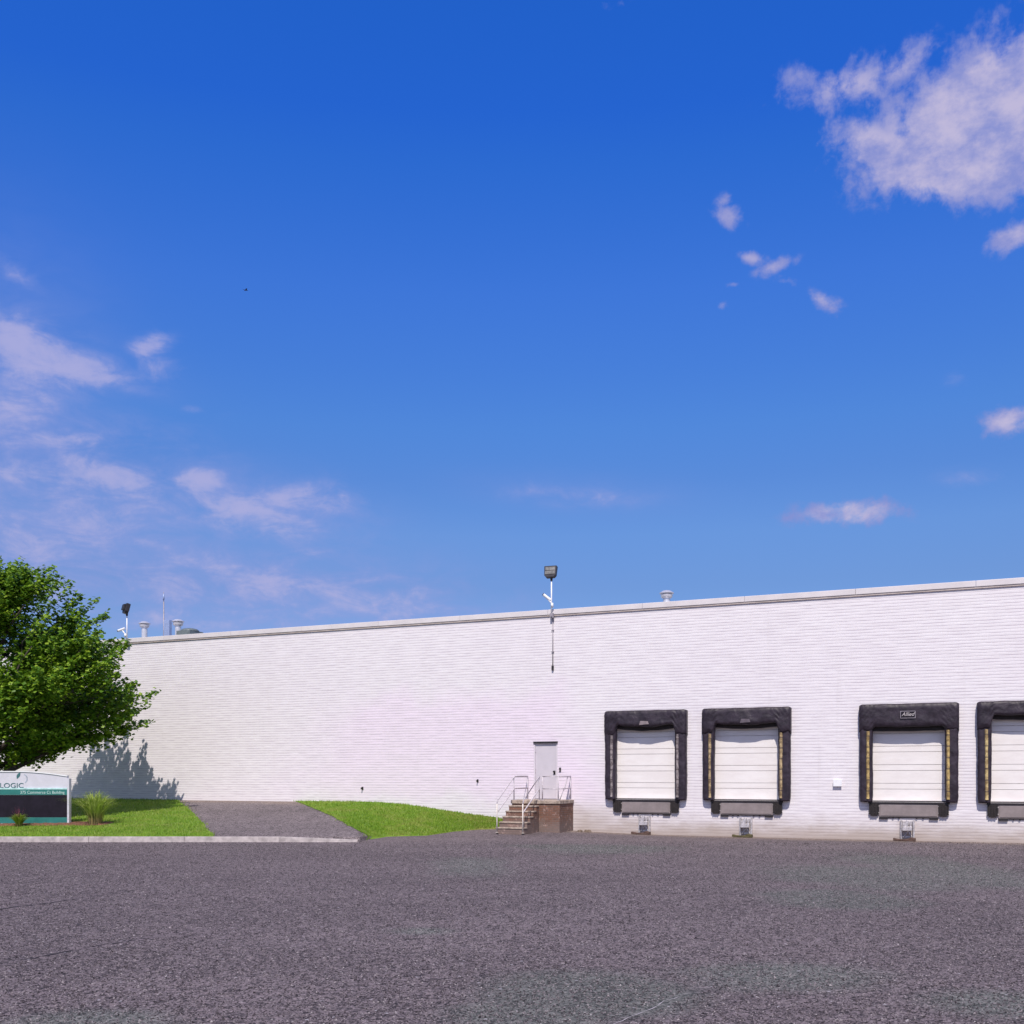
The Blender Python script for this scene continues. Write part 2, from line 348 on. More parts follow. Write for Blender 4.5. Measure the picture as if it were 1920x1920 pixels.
def foliage(name, dark, mid, lite, trans=.35, gloss=.35, zgrad=None, dry=None):
    m = bpy.data.materials.new(name); m.use_nodes = True; nt = NT(m.node_tree); p = nt.n['Principled BSDF']; out = nt.n['Material Output']
    rnd = nt.node('ShaderNodeNewGeometry').outputs['Random Per Island']
    col = nt.ramp(rnd, [(0, dark), (.5, mid), (1, lite)])
    if zgrad:
        z0, z1, c0 = zgrad
        sp = nt.node('ShaderNodeSeparateXYZ'); nt.l.new(objc(nt), sp.inputs[0])
        col = nt.mix(nt.mr(sp.outputs[2], z0, z1), c0, col)
    if dry:
        col = nt.mix(nt.m('MULTIPLY', nt.mr(nt.noise(posn(nt), 1.1, 5, .7), .45, .66), .7), col, dry)
    nt.l.new(col, p.inputs['Base Color']); p.inputs['Roughness'].default_value = gloss + .1; p.inputs['Specular IOR Level'].default_value = .35
    tr = nt.node('ShaderNodeBsdfTranslucent'); nt.l.new(nt.mix(.45, col, (.25, .42, .02)), tr.inputs[0])
    mx = nt.node('ShaderNodeMixShader'); mx.inputs[0].default_value = trans
    nt.l.new(p.outputs[0], mx.inputs[1]); nt.l.new(tr.outputs[0], mx.inputs[2]); nt.l.new(mx.outputs[0], out.inputs[0])
    return m
M['leaf'] = foliage('maple_leaf', (.035, .10, .008), (.11, .23, .014), (.32, .46, .04))
M['blade'] = foliage('lawn_blade', (.09, .185, .012), (.175, .32, .022), (.30, .41, .055), .25, dry=(.30, .31, .08))
M['reed'] = foliage('reed_blade', (.19, .29, .03), (.38, .48, .09), (.58, .62, .22), .35, zgrad=(.1, .55, (.38, .28, .13)))
M['lily'] = foliage('lily_blade', (.12, .20, .02), (.22, .32, .04), (.36, .40, .07), .3, zgrad=(.0, .2, (.25, .17, .05)))
M['flower'] = worn('flower_stalk', (.16, .03, .05), .7, 0, .3)
M['bark'] = worn('bark', (.055, .042, .036), .9, 0, .4, 9, .8)
M['mulch'] = worn('mulch', (.17, .075, .045), .95, 0, .55, 14, 1.0)
M['kerb'] = worn('kerb_concrete', (.39, .345, .335), .85, 0, .28, 3.5, .4)
M['fabric'] = worn('dark_vinyl', (.040, .030, .044), .42, 0, .3, 5, .25, spec=.6)
def sealpad_fn(nt, p):
    v = objc(nt); n = nt.noise(v, 4, 6, .65)
    nt.l.new(nt.mix(nt.mr(n, .3, .72), (.015, .010, .016), (.038, .027, .040)), p.inputs['Base Color'])
    h = nt.m('ADD', nt.noise(v, 3.2, 3, .5, dist=1.0), nt.m('MULTIPLY', nt.noise(v, 16, 3, .5), .06))
    bump(nt, p, h, .5, .04)
M['pad'] = mat('seal_pad_vinyl', rough=.5, fn=sealpad_fn, spec=.4)
def stripe_mat(name, c0, c1):
    def fn(nt, p):
        v = objc(nt); sp = nt.node('ShaderNodeSeparateXYZ'); nt.l.new(v, sp.inputs[0])
        wv = nt.m('FRACT', nt.m('DIVIDE', sp.outputs[2], .36)); ed = nt.mr(nt.m('ABSOLUTE', nt.m('SUBTRACT', wv, .5)), .40, .48)
        n = nt.noise(v, 7, 5, .7)
        c = nt.mix(nt.mr(n, .35, .68), c0, c1); c = nt.mix(nt.m('MULTIPLY', ed, .75), c, (.06, .04, .04))
        nt.l.new(c, p.inputs['Base Color']); bump(nt, p, n, .5, .02)
    return mat(name, rough=.45, fn=fn, spec=.5)
STRIPES = [stripe_mat('grey_stripe', (.10, .08, .08), (.38, .33, .32)), stripe_mat('tan_stripe', (.17, .115, .055), (.58, .44, .24)),
           stripe_mat('gold_stripe', (.20, .13, .05), (.62, .46, .18)), stripe_mat('gold_stripe_pale', (.24, .16, .07), (.70, .55, .25))]
def door_fn(nt, p):
    v = objc(nt); n = nt.noise(nt.mapv(v, (1, 1, 3)), 1.5, 5, .65)
    nt.l.new(nt.mix(nt.mr(n, .3, .7), (.76, .715, .69), (.82, .785, .76)), p.inputs['Base Color'])
M['dockdoor'] = mat('sectional_door', rough=.45, fn=door_fn)
M['seam'] = worn('door_seam', (.53, .49, .49), .7, 0, .2)
M['dark'] = worn('dark_rubber', (.022, .017, .017), .75, 0, .4, 12, .5)
M['black'] = worn('black_steel', (.018, .014, .016), .5, 0, .3)
M['plate'] = worn('leveler_steel', (.25, .21, .205), .6, .1, .14, 3, .1)
M['galv'] = worn('galvanised', (.52, .49, .50), .45, .3, .35, 14, .3)
M['rust'] = worn('rusty_steel', (.11, .065, .05), .8, .1, .5, 14, .5)
M['rustgreen'] = worn('mossy_steel', (.10, .085, .035), .8, .1, .5, 14, .5)
M['steeldoor'] = worn('grey_paint', (.56, .52, .56), .45, 0, .05, 2, 0)
M['doorframe'] = worn('frame_paint', (.64, .59, .63), .5, 0, .05, 3, 0)
M['white'] = worn('white_paint', (.80, .80, .82), .4, 0, .05, 4, 0)
M['rail'] = worn('rail_paint', (.52, .47, .50), .5, 0, .22, 9, .1)
M['lowrail'] = worn('weathered_rail_paint', (.66, .60, .54), .5, 0, .2, 9, .1)
M['lamphousing'] = worn('lamp_housing', (.035, .033, .04), .5, .2, .3)
M['lamplens'] = worn('lamp_lens', (.27, .26, .23), .25, .3, .35, 7, 0)
M['vent'] = worn('vent_metal', (.72, .71, .74), .3, .45, .15, 5, .1)
M['skylight'] = worn('skylight_dome', (.14, .17, .17), .35, 0, .2)
M['cabinet'] = worn('cabinet_paint', (.30, .38, .58), .5, .2, .1)
M['conduit'] = worn('conduit', (.34, .31, .34), .5, .2, .2)
M['signwhite'] = worn('sign_white', (.58, .57, .63), .5, 0, .05, 3, 0)
M['teal'] = worn('sign_teal', (.022, .165, .150), .45, 0, .12, 4, 0)
M['signblack'] = worn('sign_panel', (.012, .009, .017), .6, 0, .3, 3, 0, spec=.2)
M['tealtext'] = worn('sign_lettering', (.045, .14, .15), .5, 0, .1)
M['paletext'] = worn('pale_lettering', (.50, .66, .62), .5, 0, .05)
def rb_fn(nt, p):
    v = objc(nt); sp = nt.node('ShaderNodeSeparateXYZ'); nt.l.new(v, sp.inputs[0])
    cb = nt.node('ShaderNodeCombineXYZ'); nt.l.new(nt.m('ADD', sp.outputs[0], sp.outputs[1]), cb.inputs[0]); nt.l.new(sp.outputs[2], cb.inputs[1])
    bt = nt.node('ShaderNodeTexBrick'); nt.l.new(cb.outputs[0], bt.inputs['Vector']); bt.inputs['Scale'].default_value = 1
    bt.inputs['Brick Width'].default_value = .21; bt.inputs['Row Height'].default_value = .075; bt.inputs['Mortar Size'].default_value = .008
    bt.inputs['Color1'].default_value = (.22, .105, .07, 1); bt.inputs['Color2'].default_value = (.14, .075, .055, 1); bt.inputs['Mortar'].default_value = (.19, .14, .115, 1)
    g = nt.noise(v, 3.2, 6, .7)
    low = nt.mr(nt.m('ADD', sp.outputs[2], nt.m('MULTIPLY', nt.m('SUBTRACT', g, .5), 1.2)), .75, .25)   # old render patched over the lower courses
    c = nt.mix(nt.m('MULTIPLY', low, .8), bt.outputs['Color'], nt.mix(g, (.13, .10, .09), (.27, .21, .19)))
    c = nt.mix(nt.m('MULTIPLY', nt.mr(nt.noise(v, 5, 6, .75), .54, .66), .85), c, (.42, .30, .26))
    nt.l.new(c, p.inputs['Base Color']); bump(nt, p, nt.m('ADD', nt.m('MULTIPLY', bt.outputs['Fac'], -1), g), .6, .012)
M['redbrick'] = mat('red_brick', rough=.85, fn=rb_fn, spec=.25)
M['slab'] = worn('concrete_slab', (.36, .29, .235), .9, 0, .42, 7, .6)
M['bird'] = worn('bird', (.02, .02, .03), .8)

# ------------------------------------------------------------------ terrain
def Hy(X, Y):
    v = Vector((X, Y)) - P0; u = v.dot(DU); ww = v.dot(NW)
    return .15 * math.exp(-(ww / 3.2) ** 2) * math.exp(-((u - U(960)) / 3.6) ** 2)
xs = np.unique(np.concatenate([np.linspace(-600, -50, 12), np.linspace(-50, -12, 12), np.linspace(-12, 14, 80), np.linspace(14, 50, 10), np.linspace(50, 600, 12)]))
ys = np.unique(np.concatenate([np.linspace(-300, 28, 14), np.linspace(28, 46, 60), np.linspace(46, 900, 14)]))
P = np.array([[(x, y, Hy(x, y)) for y in ys] for x in xs])
tag(grid_mesh('ground', P, M['asphalt']), kind='structure')

FX = [-900, 675, 695, 725, 800, 850, 900, 935, 985]
FYv = [34.25, 34.25, 35.9, 37.0, 37.3, 38.9, 39.55, 39.6, 39.5]
FZv = [.16, .16, .08, .03, .03, .08, .15, .16, .16]
BXv = [-900, 560, 640, 680, 720, 760, 800, 830, 880, 930, 985]
BZv = [1.07, 1.07, 1.08, 1.075, 1.05, .99, .88, .78, .64, .52, .36]
def lawn_pt(px, t, dz=0.0):
    b = W(U(px, .0), .0); yf = np.interp(px, FX, FYv); zf = float(np.interp(px, FX, FZv)); zb = float(np.interp(px, BXv, BZv))
    Y = yf + (b.y - yf) * t; X = (px - 960) / FP * Y
    z = zf + (zb - zf) * (t ** 0.92)
    z += .03 * noise.noise(Vector((X * .5, Y * .5, 3))) * math.sin(math.pi * min(1, max(0, t)))
    return (X, Y, z + dz)
def lawn_z(X, Y):
    px = X / Y * FP + 960; b = W(U(px, 0), 0); yf = np.interp(px, FX, FYv)
    t = min(1, max(0, (Y - yf) / (b.y - yf)))
    return lawn_pt(px, t)[2]
def eL(t): return 400 - 68 * t + 6 * noise.noise(Vector((t * 9, 1, 0)))
def eR(t): return 690 - 135 * t + 6 * noise.noise(Vector((t * 9, 5, 0)))
T = np.linspace(0, 1, 50)
def sheet(name, a, b, n, m, dz):
    P = []
    for s in np.linspace(0, 1, n):
        row = [lawn_pt(a(t) + (b(t) - a(t)) * s, t, dz) for t in T]
        x_, y_, z_ = row[0]; far = 0 if x_ < -4.95 or x_ > -4.1 else .55; P.append([(x_, y_ - .02 - far, -.06 + (far > 0) * .055), (x_, y_ - .005, z_ - .02)] + row)
    return tag(grid_mesh(name, P, m), kind='structure')
sheet('lawn', lambda t: -900, eL, 120, M['lawn'], 0)
sheet('driveway', lambda t: eL(t) - 8, lambda t: eR(t) + 8, 50, M['asphalt_path'], -.02)
sheet('grass_bank', eR, lambda t: 985, 60, M['lawn'], 0)

# kerb, in cast lengths, ending in a dropped end piece
k = MB(); x = -44.0; xe = -(960 - 672) / FP * 34.1
while x < xe - .05:
    x2 = min(x + 3.05, xe)
    if x2 >= xe - .01:
        k.add([(x, 34, -.02), (x, 34.25, -.02), (x, 34.25, .17), (x, 34.03, .17), (x2, 34, -.02), (x2, 34.25, -.02), (x2, 34.25, .07), (x2, 34.03, .07)],
              [(0, 1, 2, 3), (4, 7, 6, 5), (0, 3, 7, 4), (3, 2, 6, 7), (2, 1, 5, 6), (0, 4, 5, 1)])
    else:
        k.add([(x, 34, -.02), (x, 34.25, -.02), (x, 34.25, .17), (x, 34.03, .17), (x2 - .005, 34, -.02), (x2 - .005, 34.25, -.02), (x2 - .005, 34.25, .17), (x2 - .005, 34.03, .17)],
              [(0, 1, 2, 3), (4, 7, 6, 5), (0, 3, 7, 4), (3, 2, 6, 7), (2, 1, 5, 6), (0, 4, 5, 1)])
    x = x2
tag(k.build('kerb', M['kerb'], bevel=.015), kind='structure')

# cracks in the yard surface
def gpt(px, y): Y = FP * EYE / (y - HZ); return Vector(((px - 960) / FP * Y, Y, 0))
CRACKS = []
def crack(pts, wd, m, seed, z=.005, breaks=0):
    mb = MB(); pts = [gpt(*q) for q in pts]; out = []; CRACKS.append(pts)
    for a, b in zip(pts, pts[1:]):
        n = max(2, int((b - a).length / .12))
        for i in range(n): out.append(a.lerp(b, i / n))
    vs = []; fs = []
    for i, q in enumerate(out[:-1]):
        d = (out[i + 1] - q).normalized(); nn = Vector((-d.y, d.x, 0))
        o = noise.noise(Vector((i * .35, seed, 0))) * .09 + noise.noise(Vector((i * 1.3, seed, 4))) * .03
        ww = wd * (.25 + abs(noise.noise(Vector((i * .5, seed, 9)))) * 2.2) * min(1, (len(out) - i) / 25)
        vs += [q + nn * (o + ww) + Vector((0, 0, z)), q + nn * (o - ww) + Vector((0, 0, z))]
    for i in range(len(vs) // 2 - 1):
        if breaks and noise.noise(Vector((i * .22, seed, 20))) > .12: continue
        fs.append((2 * i, 2 * i + 1, 2 * i + 3, 2 * i + 2))
    mb.add(vs, fs); return mb
M['crack'] = worn('crack', (.016, .012, .016), .95); M['chalk'] = worn('pale_scratch', (.50, .45, .47), .9)
k = crack([(-60, 1712), (80, 1695), (230, 1672)], .040, 0, 1)
for a in (([(-60, 1724), (120, 1706), (190, 1697)], .026, 0, 2), ([(-60, 1812), (60, 1797), (230, 1766), (380, 1742)], .034, 0, 3), ([(455, 1772), (520, 1776), (580, 1771)], .024, 0, 4), ([(630, 1890), (680, 1896)], .012, 0, 5)):
    k2 = crack(a[0], a[1], a[2], a[3], breaks=1); k.add(k2.v, k2.f)
tag(k.build('yard_crack', M['crack']), kind='structure')
tag(crack([(1150, 1921), (1180, 1908), (1225, 1892), (1262, 1873), (1320, 1853)], .014, 0, 6, .006, 0).build('yard_scratch', M['chalk']), kind='structure')

# ------------------------------------------------------------------ warehouse
bld = thing('warehouse', 'long low white painted brick warehouse with a pale metal parapet cap', 'building', W(0, 0, 0), WROT)
# local frame: x = u, y = -w, z up
ZT = 8.08; ZC = 8.31
dockU = [U((1130 + 1285) / 2, .28), U((1314 + 1480) / 2, .28), U((1609 + 1796) / 2, .28), U(1833, .28) + 1.50]
dU0, dU1 = U(1001), U(1045.5)
ops = [(dU0, dU1, 1.24, 3.385)] + [(c - 1.22, c + 1.22, 1.262, 4.15) for c in dockU]
ops += [(dockU[3] + (dockU[1] - dockU[0]) - 1.22 + .0, dockU[3] + (dockU[1] - dockU[0]) + 1.22, 1.262, 4.15)]
ops = ops[:-1]
UL, UR, DEP, REC = -75.0, 30.0, 55.0, .26
mb = MB()
def q(x0, x1, z0, z1, y=0.0): mb.add([(x0, y, z0), (x1, y, z0), (x1, y, z1), (x0, y, z1)], [(0, 1, 2, 3)])
x = UL
for (a, b, z0, z1) in ops:
    q(x, a, -.4, ZT); q(a, b, -.4, z0); q(a, b, z1, ZT)
    mb.add([(a, 0, z0), (a, 0, z1), (a, REC, z1), (a, REC, z0)], [(0, 1, 2, 3)]); mb.add([(b, 0, z0), (b, 0, z1), (b, REC, z1), (b, REC, z0)], [(3, 2, 1, 0)])
    mb.add([(a, 0, z1), (b, 0, z1), (b, REC, z1), (a, REC, z1)], [(0, 1, 2, 3)]); mb.add([(a, 0, z0), (b, 0, z0), (b, REC, z0), (a, REC, z0)], [(3, 2, 1, 0)])
    x = b
q(x, UR, -.4, ZT)
mb.add([(UL, 0, -.4), (UL, 0, ZT), (UL, DEP, ZT), (UL, DEP, -.4)], [(0, 1, 2, 3)]); mb.add([(UR, 0, -.4), (UR, 0, ZT), (UR, DEP, ZT), (UR, DEP, -.4)], [(3, 2, 1, 0)])
mb.add([(UL, DEP, -.4), (UR, DEP, -.4), (UR, DEP, ZT), (UL, DEP, ZT)], [(3, 2, 1, 0)])
mb.build('wall', M['brick'], bld)
mb = MB(); mb.box(UL + .05, UR - .05, .30, DEP - .05, 7.5, 7.7); mb.build('roof', M['roofm'], bld)
mb = MB()
x = UL - .06
while x < UR:
    x2 = min(x + 3.66, UR + .06); mb.box(x, x2 - .006, -.07, .32, ZT + .035, ZC); x = x2
mb.box(UL - .06, UL + .3, .321, DEP, ZT + .03, ZC); mb.box(UR - .3, UR + .06, .321, DEP, ZT + .03, ZC)
cp = mb.build('parapet_cap', M['coping'], bld, bevel=.012)
mb = MB(); mb.box(UL - .03, UR + .03, -.045, .25, ZT - .02, ZT + .034); mb.build('drip_edge', M['dripedge'], bld)

# entrance door
drf = MB(); drf.box(dU0, dU0 + .05, .0 + .01, .10, 1.26, 3.30); drf.box(dU1 - .05, dU1, .01, .10, 1.26, 3.30); drf.box(dU0, dU1, .01, .10, 3.301, 3.384)
dr = MB(); dr.box(dU0 + .052, dU1 - .052, .045, .09, 1.262, 3.298)
door = dr.build('entrance_door', M['steeldoor'], bld, bevel=.004); tag(door, 'plain grey steel entrance door above the brick steps')
drf.build('door_frame', M['doorframe'], door)
mb = MB(); mb.box(dU0 - .01, dU1 + .01, -.04, .0, 3.335, 3.40); mb.build('door_head_flashing', M['black'], door)
mb = MB(); hz_ = 2.27; hx = dU1 - .14
mb.lathe([(.0, 0), (.038, 0), (.038, .012), (.014, .014), (.014, .05), (.034, .056), (.036, .085), (.02, .097)], 0, 0, 14)
kn = mb.build('door_knob', M['black'], door, smooth=True); kn.location = (hx, .045, hz_); kn.rotation_euler = (R(90), 0, 0)
mb = MB(); mb.box(-.035, .035, -.012, .0, -.09, .06); es = mb.build('lock_plate', M['black'], door); es.location = (hx, .045, hz_ - .02)
for z in (1.5, 2.25, 3.0):
    mb = MB(); mb.tube([(dU0 + .055, .03, z), (dU0 + .055, .03, z + .12)], .014); mb.build('hinge', M['rail'], door)

# sectional dock doors
for i, c in enumerate(dockU):
    mb = MB(); z = 1.266; kk = 0
    hs = (.42, .19)
    while z < 4.14:
        h = hs[kk % 2]; z2 = min(z + h, 4.146)
        mb.box(c - 1.215, c + 1.215, .19, .225, z, z2 - .013); z = z2; kk += 1
    d = mb.build('dock_door', M['dockdoor'], bld, bevel=.004)
    mb = MB(); mb.box(c - 1.2, c + 1.2, .226, .245, 1.27, 4.14); mb.build('door_seam', M['seam'], d)
    mb = MB(); mb.box(c - 1.2, c + 1.2, .165, .189, 1.264, 1.30); mb.build('bottom_seal', M['dark'], d)

# ------------------------------------------------------------------ dock seals
def lumpy(nx, ny, nz, f):
    """closed box grid; f(a,b,c) with a,b,c in 0..1 gives a point"""
    mb = MB()
    def face(n1, n2, g):
        vs = [f(*g(i / n1, j / n2)) for i in range(n1 + 1) for j in range(n2 + 1)]
        fs = [(i * (n2 + 1) + j, (i + 1) * (n2 + 1) + j, (i + 1) * (n2 + 1) + j + 1, i * (n2 + 1) + j + 1) for i in range(n1) for j in range(n2)]
        mb.add(vs, fs)
    face(nx, nz, lambda s, t: (s, 0, t)); face(nx, nz, lambda s, t: (s, 1, t))
    face(ny, nz, lambda s, t: (0, s, t)); face(ny, nz, lambda s, t: (1, s, t))
    face(nx, ny, lambda s, t: (s, t, 0)); face(nx, ny, lambda s, t: (s, t, 1))
    return mb
def welded(mb, name, m, parent):
    import bmesh
    me = bpy.data.meshes.new(name); me.from_pydata(mb.v, [], mb.f); bm = bmesh.new(); bm.from_mesh(me)
    bmesh.ops.remove_doubles(bm, verts=bm.verts, dist=.0005); bmesh.ops.recalc_face_normals(bm, faces=bm.faces); bm.to_mesh(me); bm.free()
    return link(name, me, m, parent, smooth=True)
SEAL_L = ['dark dock seal nearest the brick steps, with pale grey guide stripes and a drooping hood',
          'dark dock seal second from the steps, with narrow tan guide stripes',
          'dark dock seal with a deep straight hood carrying a small white emblem',
          'dark dock seal cut off by the right edge of the photo, gold stripe']
HM = [.50, .52, .74, .42]; DRP = [.10, .07, .02, .05]
for i, c in enumerate(dockU):
    t = thing('dock_seal', SEAL_L[i], 'dock seal', W(c, 0, 1.26), WROT, 'dock seals around the truck doors')
    for sd in (-1, 1):
        def f(a, b, cc, sd=sd, i=i):
            x0, x1 = (-1.5, -1.10) if sd < 0 else (1.10, 1.5)
            xx = x0 + (x1 - x0) * a; z = 0.0 + 3.05 * cc
            sa = abs(a - .5) * 2; rnd = .05 * max(0, (sa - .55) / .45) ** 2
            y = -.225 + .225 * b + rnd * (1 - b)
            v = Vector((xx * 2.3 + i * 7, y * 2, z * 2.3))
            xx += .012 * noise.noise(v) + .009 * noise.noise(v * 3.1); y += (.02 * noise.noise(v + Vector((9, 0, 0))) + .012 * noise.noise(v * 4)) * (1 - b)
            if cc < .06: xx += (.02 * (1 - cc / .06)) * (-1 if a > .5 else 1)
            return (xx, y, z)
        pad = welded(lumpy(8, 6, 60, f), 'side_pad', M['pad'], t)
        # guide stripe, a quilted strip on the pad front
        xa = -1.24 if sd < 0 else 1.20
        vs = []; fs = []; n = 60; z0, z1 = .10, 2.32
        for j in range(n + 1):
            z = z0 + (z1 - z0) * j / n; pinch = abs(math.sin(math.pi * (z + 1.26 - .0) / .36))
            for kx in range(5):
                aa = (kx - 2) / 2; vs.append((xa + aa * .052 + .01 * noise.noise(Vector((z * 2, i, sd))), -.252 - .022 * (1 - aa * aa) * (.35 + .65 * pinch) + .05 * abs(aa) ** 3 * .8, z))
        for j in range(n):
            for kx in range(4): fs.append((j * 5 + kx, j * 5 + kx + 1, (j + 1) * 5 + kx + 1, (j + 1) * 5 + kx))
        sm = MB(); sm.add(vs, fs); sm.build('guide_stripe', STRIPES[i], pad, smooth=True)
    def f(a, b, cc, i=i):
        # cc 0 = bottom .. 1 = top
        xx = -1.52 + 3.04 * a; ax = abs(xx)
        core = HM[i] + DRP[i] * math.cos(math.pi * xx / 2 / 1.15)
        core += .03 * noise.noise(Vector((xx * 2, i * 5, 0)))
        sidelen = .86 + .05 * noise.noise(Vector((xx * 6, i * 3, 2)))
        k_ = min(1, max(0, (ax - 1.02) / .14)); k_ = k_ * k_ * (3 - 2 * k_)
        h = core * (1 - k_) + sidelen * k_
        top = 3.20 - .04 * max(0, (ax - 1.42) / .1) ** 2 + (.012 * noise.noise(Vector((xx * 2.1, i, 1))))
        z = top - h * (1 - cc)
        y = -.265 + .265 * b
        sz_ = abs(cc - .5) * 2; y += .05 * max(0, (sz_ - .6) / .4) ** 2 * (1 - b) + .05 * max(0, (ax - 1.4) / .12) ** 2 * (1 - b)
        v = Vector((xx * 2.2, i * 3.3, z * 3))
        fold = math.sin((ax * 1.3 + (z - 2.3) * 1.0) * 34 + 3 * noise.noise(v)) * .011 * min(1, max(0, (ax - .85) / .3))
        y += ((fold + .02 * noise.noise(v) + .009 * noise.noise(v * 3)) - (.06 if i != 2 else .02) * (1 - cc) * math.cos(math.pi * xx / 3.04)) * (1 - b)
        return (xx, y, z)
    hd = welded(lumpy(72, 5, 16, f), 'head_pad', M['pad'], t)
    fl = []
    for xx in np.linspace(-1.12, 1.12, 15): fl.append((float(xx), 3.20 - HM[i] - DRP[i] * math.cos(math.pi * xx / 2 / 1.15)))
    mb = MB(); mb.prism([(x_, z_ + .12) for x_, z_ in fl] + [(x_, z_ - .13 + .015 * noise.noise(Vector((x_ * 3, i, 0)))) for x_, z_ in fl[::-1]], -.035, -.01)
    mb.build('head_shade_strip', M['dark'], hd)  # added dark strip standing in for the shade under the head pad
    if i < 3:
        mb = MB(); y0 = -.34 if i != 2 else -.315
        zc = 2.84 if i == 2 else 2.80 - .0
        if i == 2:
            mb.box(-.23, .23, y0, y0 + .03, zc - .11, zc + .11); bd = mb.build('badge', M['signblack'], hd, bevel=.01)
            mb = MB()
            for (xa, xb, za, zb) in ((-.23, .23, zc + .095, zc + .11), (-.23, .23, zc - .125, zc - .11), (-.23, -.215, zc - .11, zc + .095), (.215, .23, zc - .11, zc + .095)): mb.box(xa, xb, y0 - .004, y0, za, zb)
            mb.build('badge_border', M['conduit'], bd)
            text_mesh('badge_lettering', 'Allied', .17, M['seam'], bd, (-.19, y0 - .006, zc - .05), shear=.35, ext=.003, font_scale=.95)
        else:
            zc = 2.74
            vs = [(-.17, y0, zc - .07), (.19, y0 - .004, zc - .05), (.15, y0 + .01, zc + .06), (-.13, y0 + .01, zc + .07)]
            mb.add([(x_, y_, z_) for x_, y_, z_ in vs] + [(x_, y_ + .03, z_) for x_, y_, z_ in vs], [(0, 1, 2, 3), (7, 6, 5, 4), (0, 4, 5, 1), (1, 5, 6, 2), (2, 6, 7, 3), (3, 7, 4, 0)])
            mb.build('badge', worn('faded_badge', (.10, .08, .10) if i == 1 else (.22, .18, .19), .7), hd, bevel=.008)

# ------------------------------------------------------------------ dock levelers
LEV_L = ['grey steel dock leveler plate below the white door nearest the steps', 'grey steel dock leveler plate under the door with narrow tan stripes',
         'grey steel dock leveler plate under the hood with the white emblem', 'grey steel dock leveler plate cut off by the right edge of the photo']
for i, c in enumerate(dockU):
    t = thing('dock_leveler', LEV_L[i], 'dock leveler', W(c, 0, .70), WROT, 'dock levelers below the truck doors')
    mb = MB(); mb.box(-.90, .90, -.07, -.005, .08, .50); mb.box(-.86, .86, -.085, -.071, .11, .47); mb.build('lip_plate', M['plate'], t, bevel=.008)
    mb = MB(); mb.box(-1.24, 1.24, -.10, -.002, .505, .56); mb.build('sill', M['black'], t, bevel=.006)
    mb = MB()
    for a, b in ((-.90, -.63), (.63, .90)): mb.box(a, b, -.08, -.01, .0, .075)
    mb.box(-.62, .62, -.05, -.01, .045, .075); [mb.box(x_, x_ + .05, -.06, -.02, .02, .044) for x_ in (-.5, -.32, .22, .42)]
    mb.build('lip_keeper', M['black'], t, bevel=.006)
    for sd in (-1, 1):
        mb = MB(); xa = -1.22 if sd < 0 else .91
        for j in range(7): mb.box(xa + j * .044, xa + j * .044 + .041, -.11 - .008 * (j % 2), -.01, .10 + (.05 if j in (0, 6) else 0), .50)
        bp = mb.build('bumper', M['dark'], t, bevel=.012)
        for z in (.2, .42):
            mb = MB(); mb.tube([(xa - .01, -.07, z), (xa + .32, -.07, z)], .018); mb.build('bumper_rod', M['galv'], bp)

# ------------------------------------------------------------------ vehicle restraints
RS_L = ['galvanised vehicle restraint on the wall foot nearest the steps, rusty base', 'galvanised vehicle restraint below the second door, with a mossy yellow base',
        'galvanised vehicle restraint under the door with the white emblem hood']
for i, c in enumerate(dockU[:3]):
    off = [-.05, -.02, -.03][i]; p = W(c + off, 0, 0); z0 = Hy(p.x, p.y - .3)
    t = thing('vehicle_restraint', RS_L[i], 'restraint', (p.x, p.y, z0), WROT, 'vehicle restraints below the dock levelers')
    for sd in (-1, 1):
        mb = MB(); mb.box(sd * .19 - .03, sd * .19 + .03, -.09, -.002, .06, .68); mb.box(sd * .19 - .012, sd * .19 + .012, -.12, -.091, .06, .66); mb.build('rail', M['galv'], t, bevel=.005)
    mb = MB(); mb.box(-.155, .155, -.02, -.006, .50, .64); mb.box(-.155, .155, -.02, -.006, .10, .16); mb.tube([(-.13, -.07, .12), (.11, -.07, .42)], .018); mb.tube([(.13, -.08, .15), (-.09, -.08, .5)], .018)
    mb.build('back_plate', M['galv'], t, bevel=.004)
    mb = MB(); mb.box(-.15, .15, -.24, -.125, .34, .47); mb.prism([(-.14, .47), (.02, .47), (.06, .66), (-.02, .69), (-.05, .58), (-.14, .56)], -.23, -.16); mb.tube([(.1, -.18, .46), (.1, -.18, .60)], .028)
    mb.build('hook', M['galv'], t, bevel=.008)
    mb = MB(); mb.prism([(-.42, .02), (.26, .0), (.26, .10), (.12, .13), (.0, .07), (-.2, .06), (-.42, .10)], -.34, -.13); mb.build('base_wedge', [M['rust'], M['rustgreen'], M['rust']][i], t, bevel=.008)

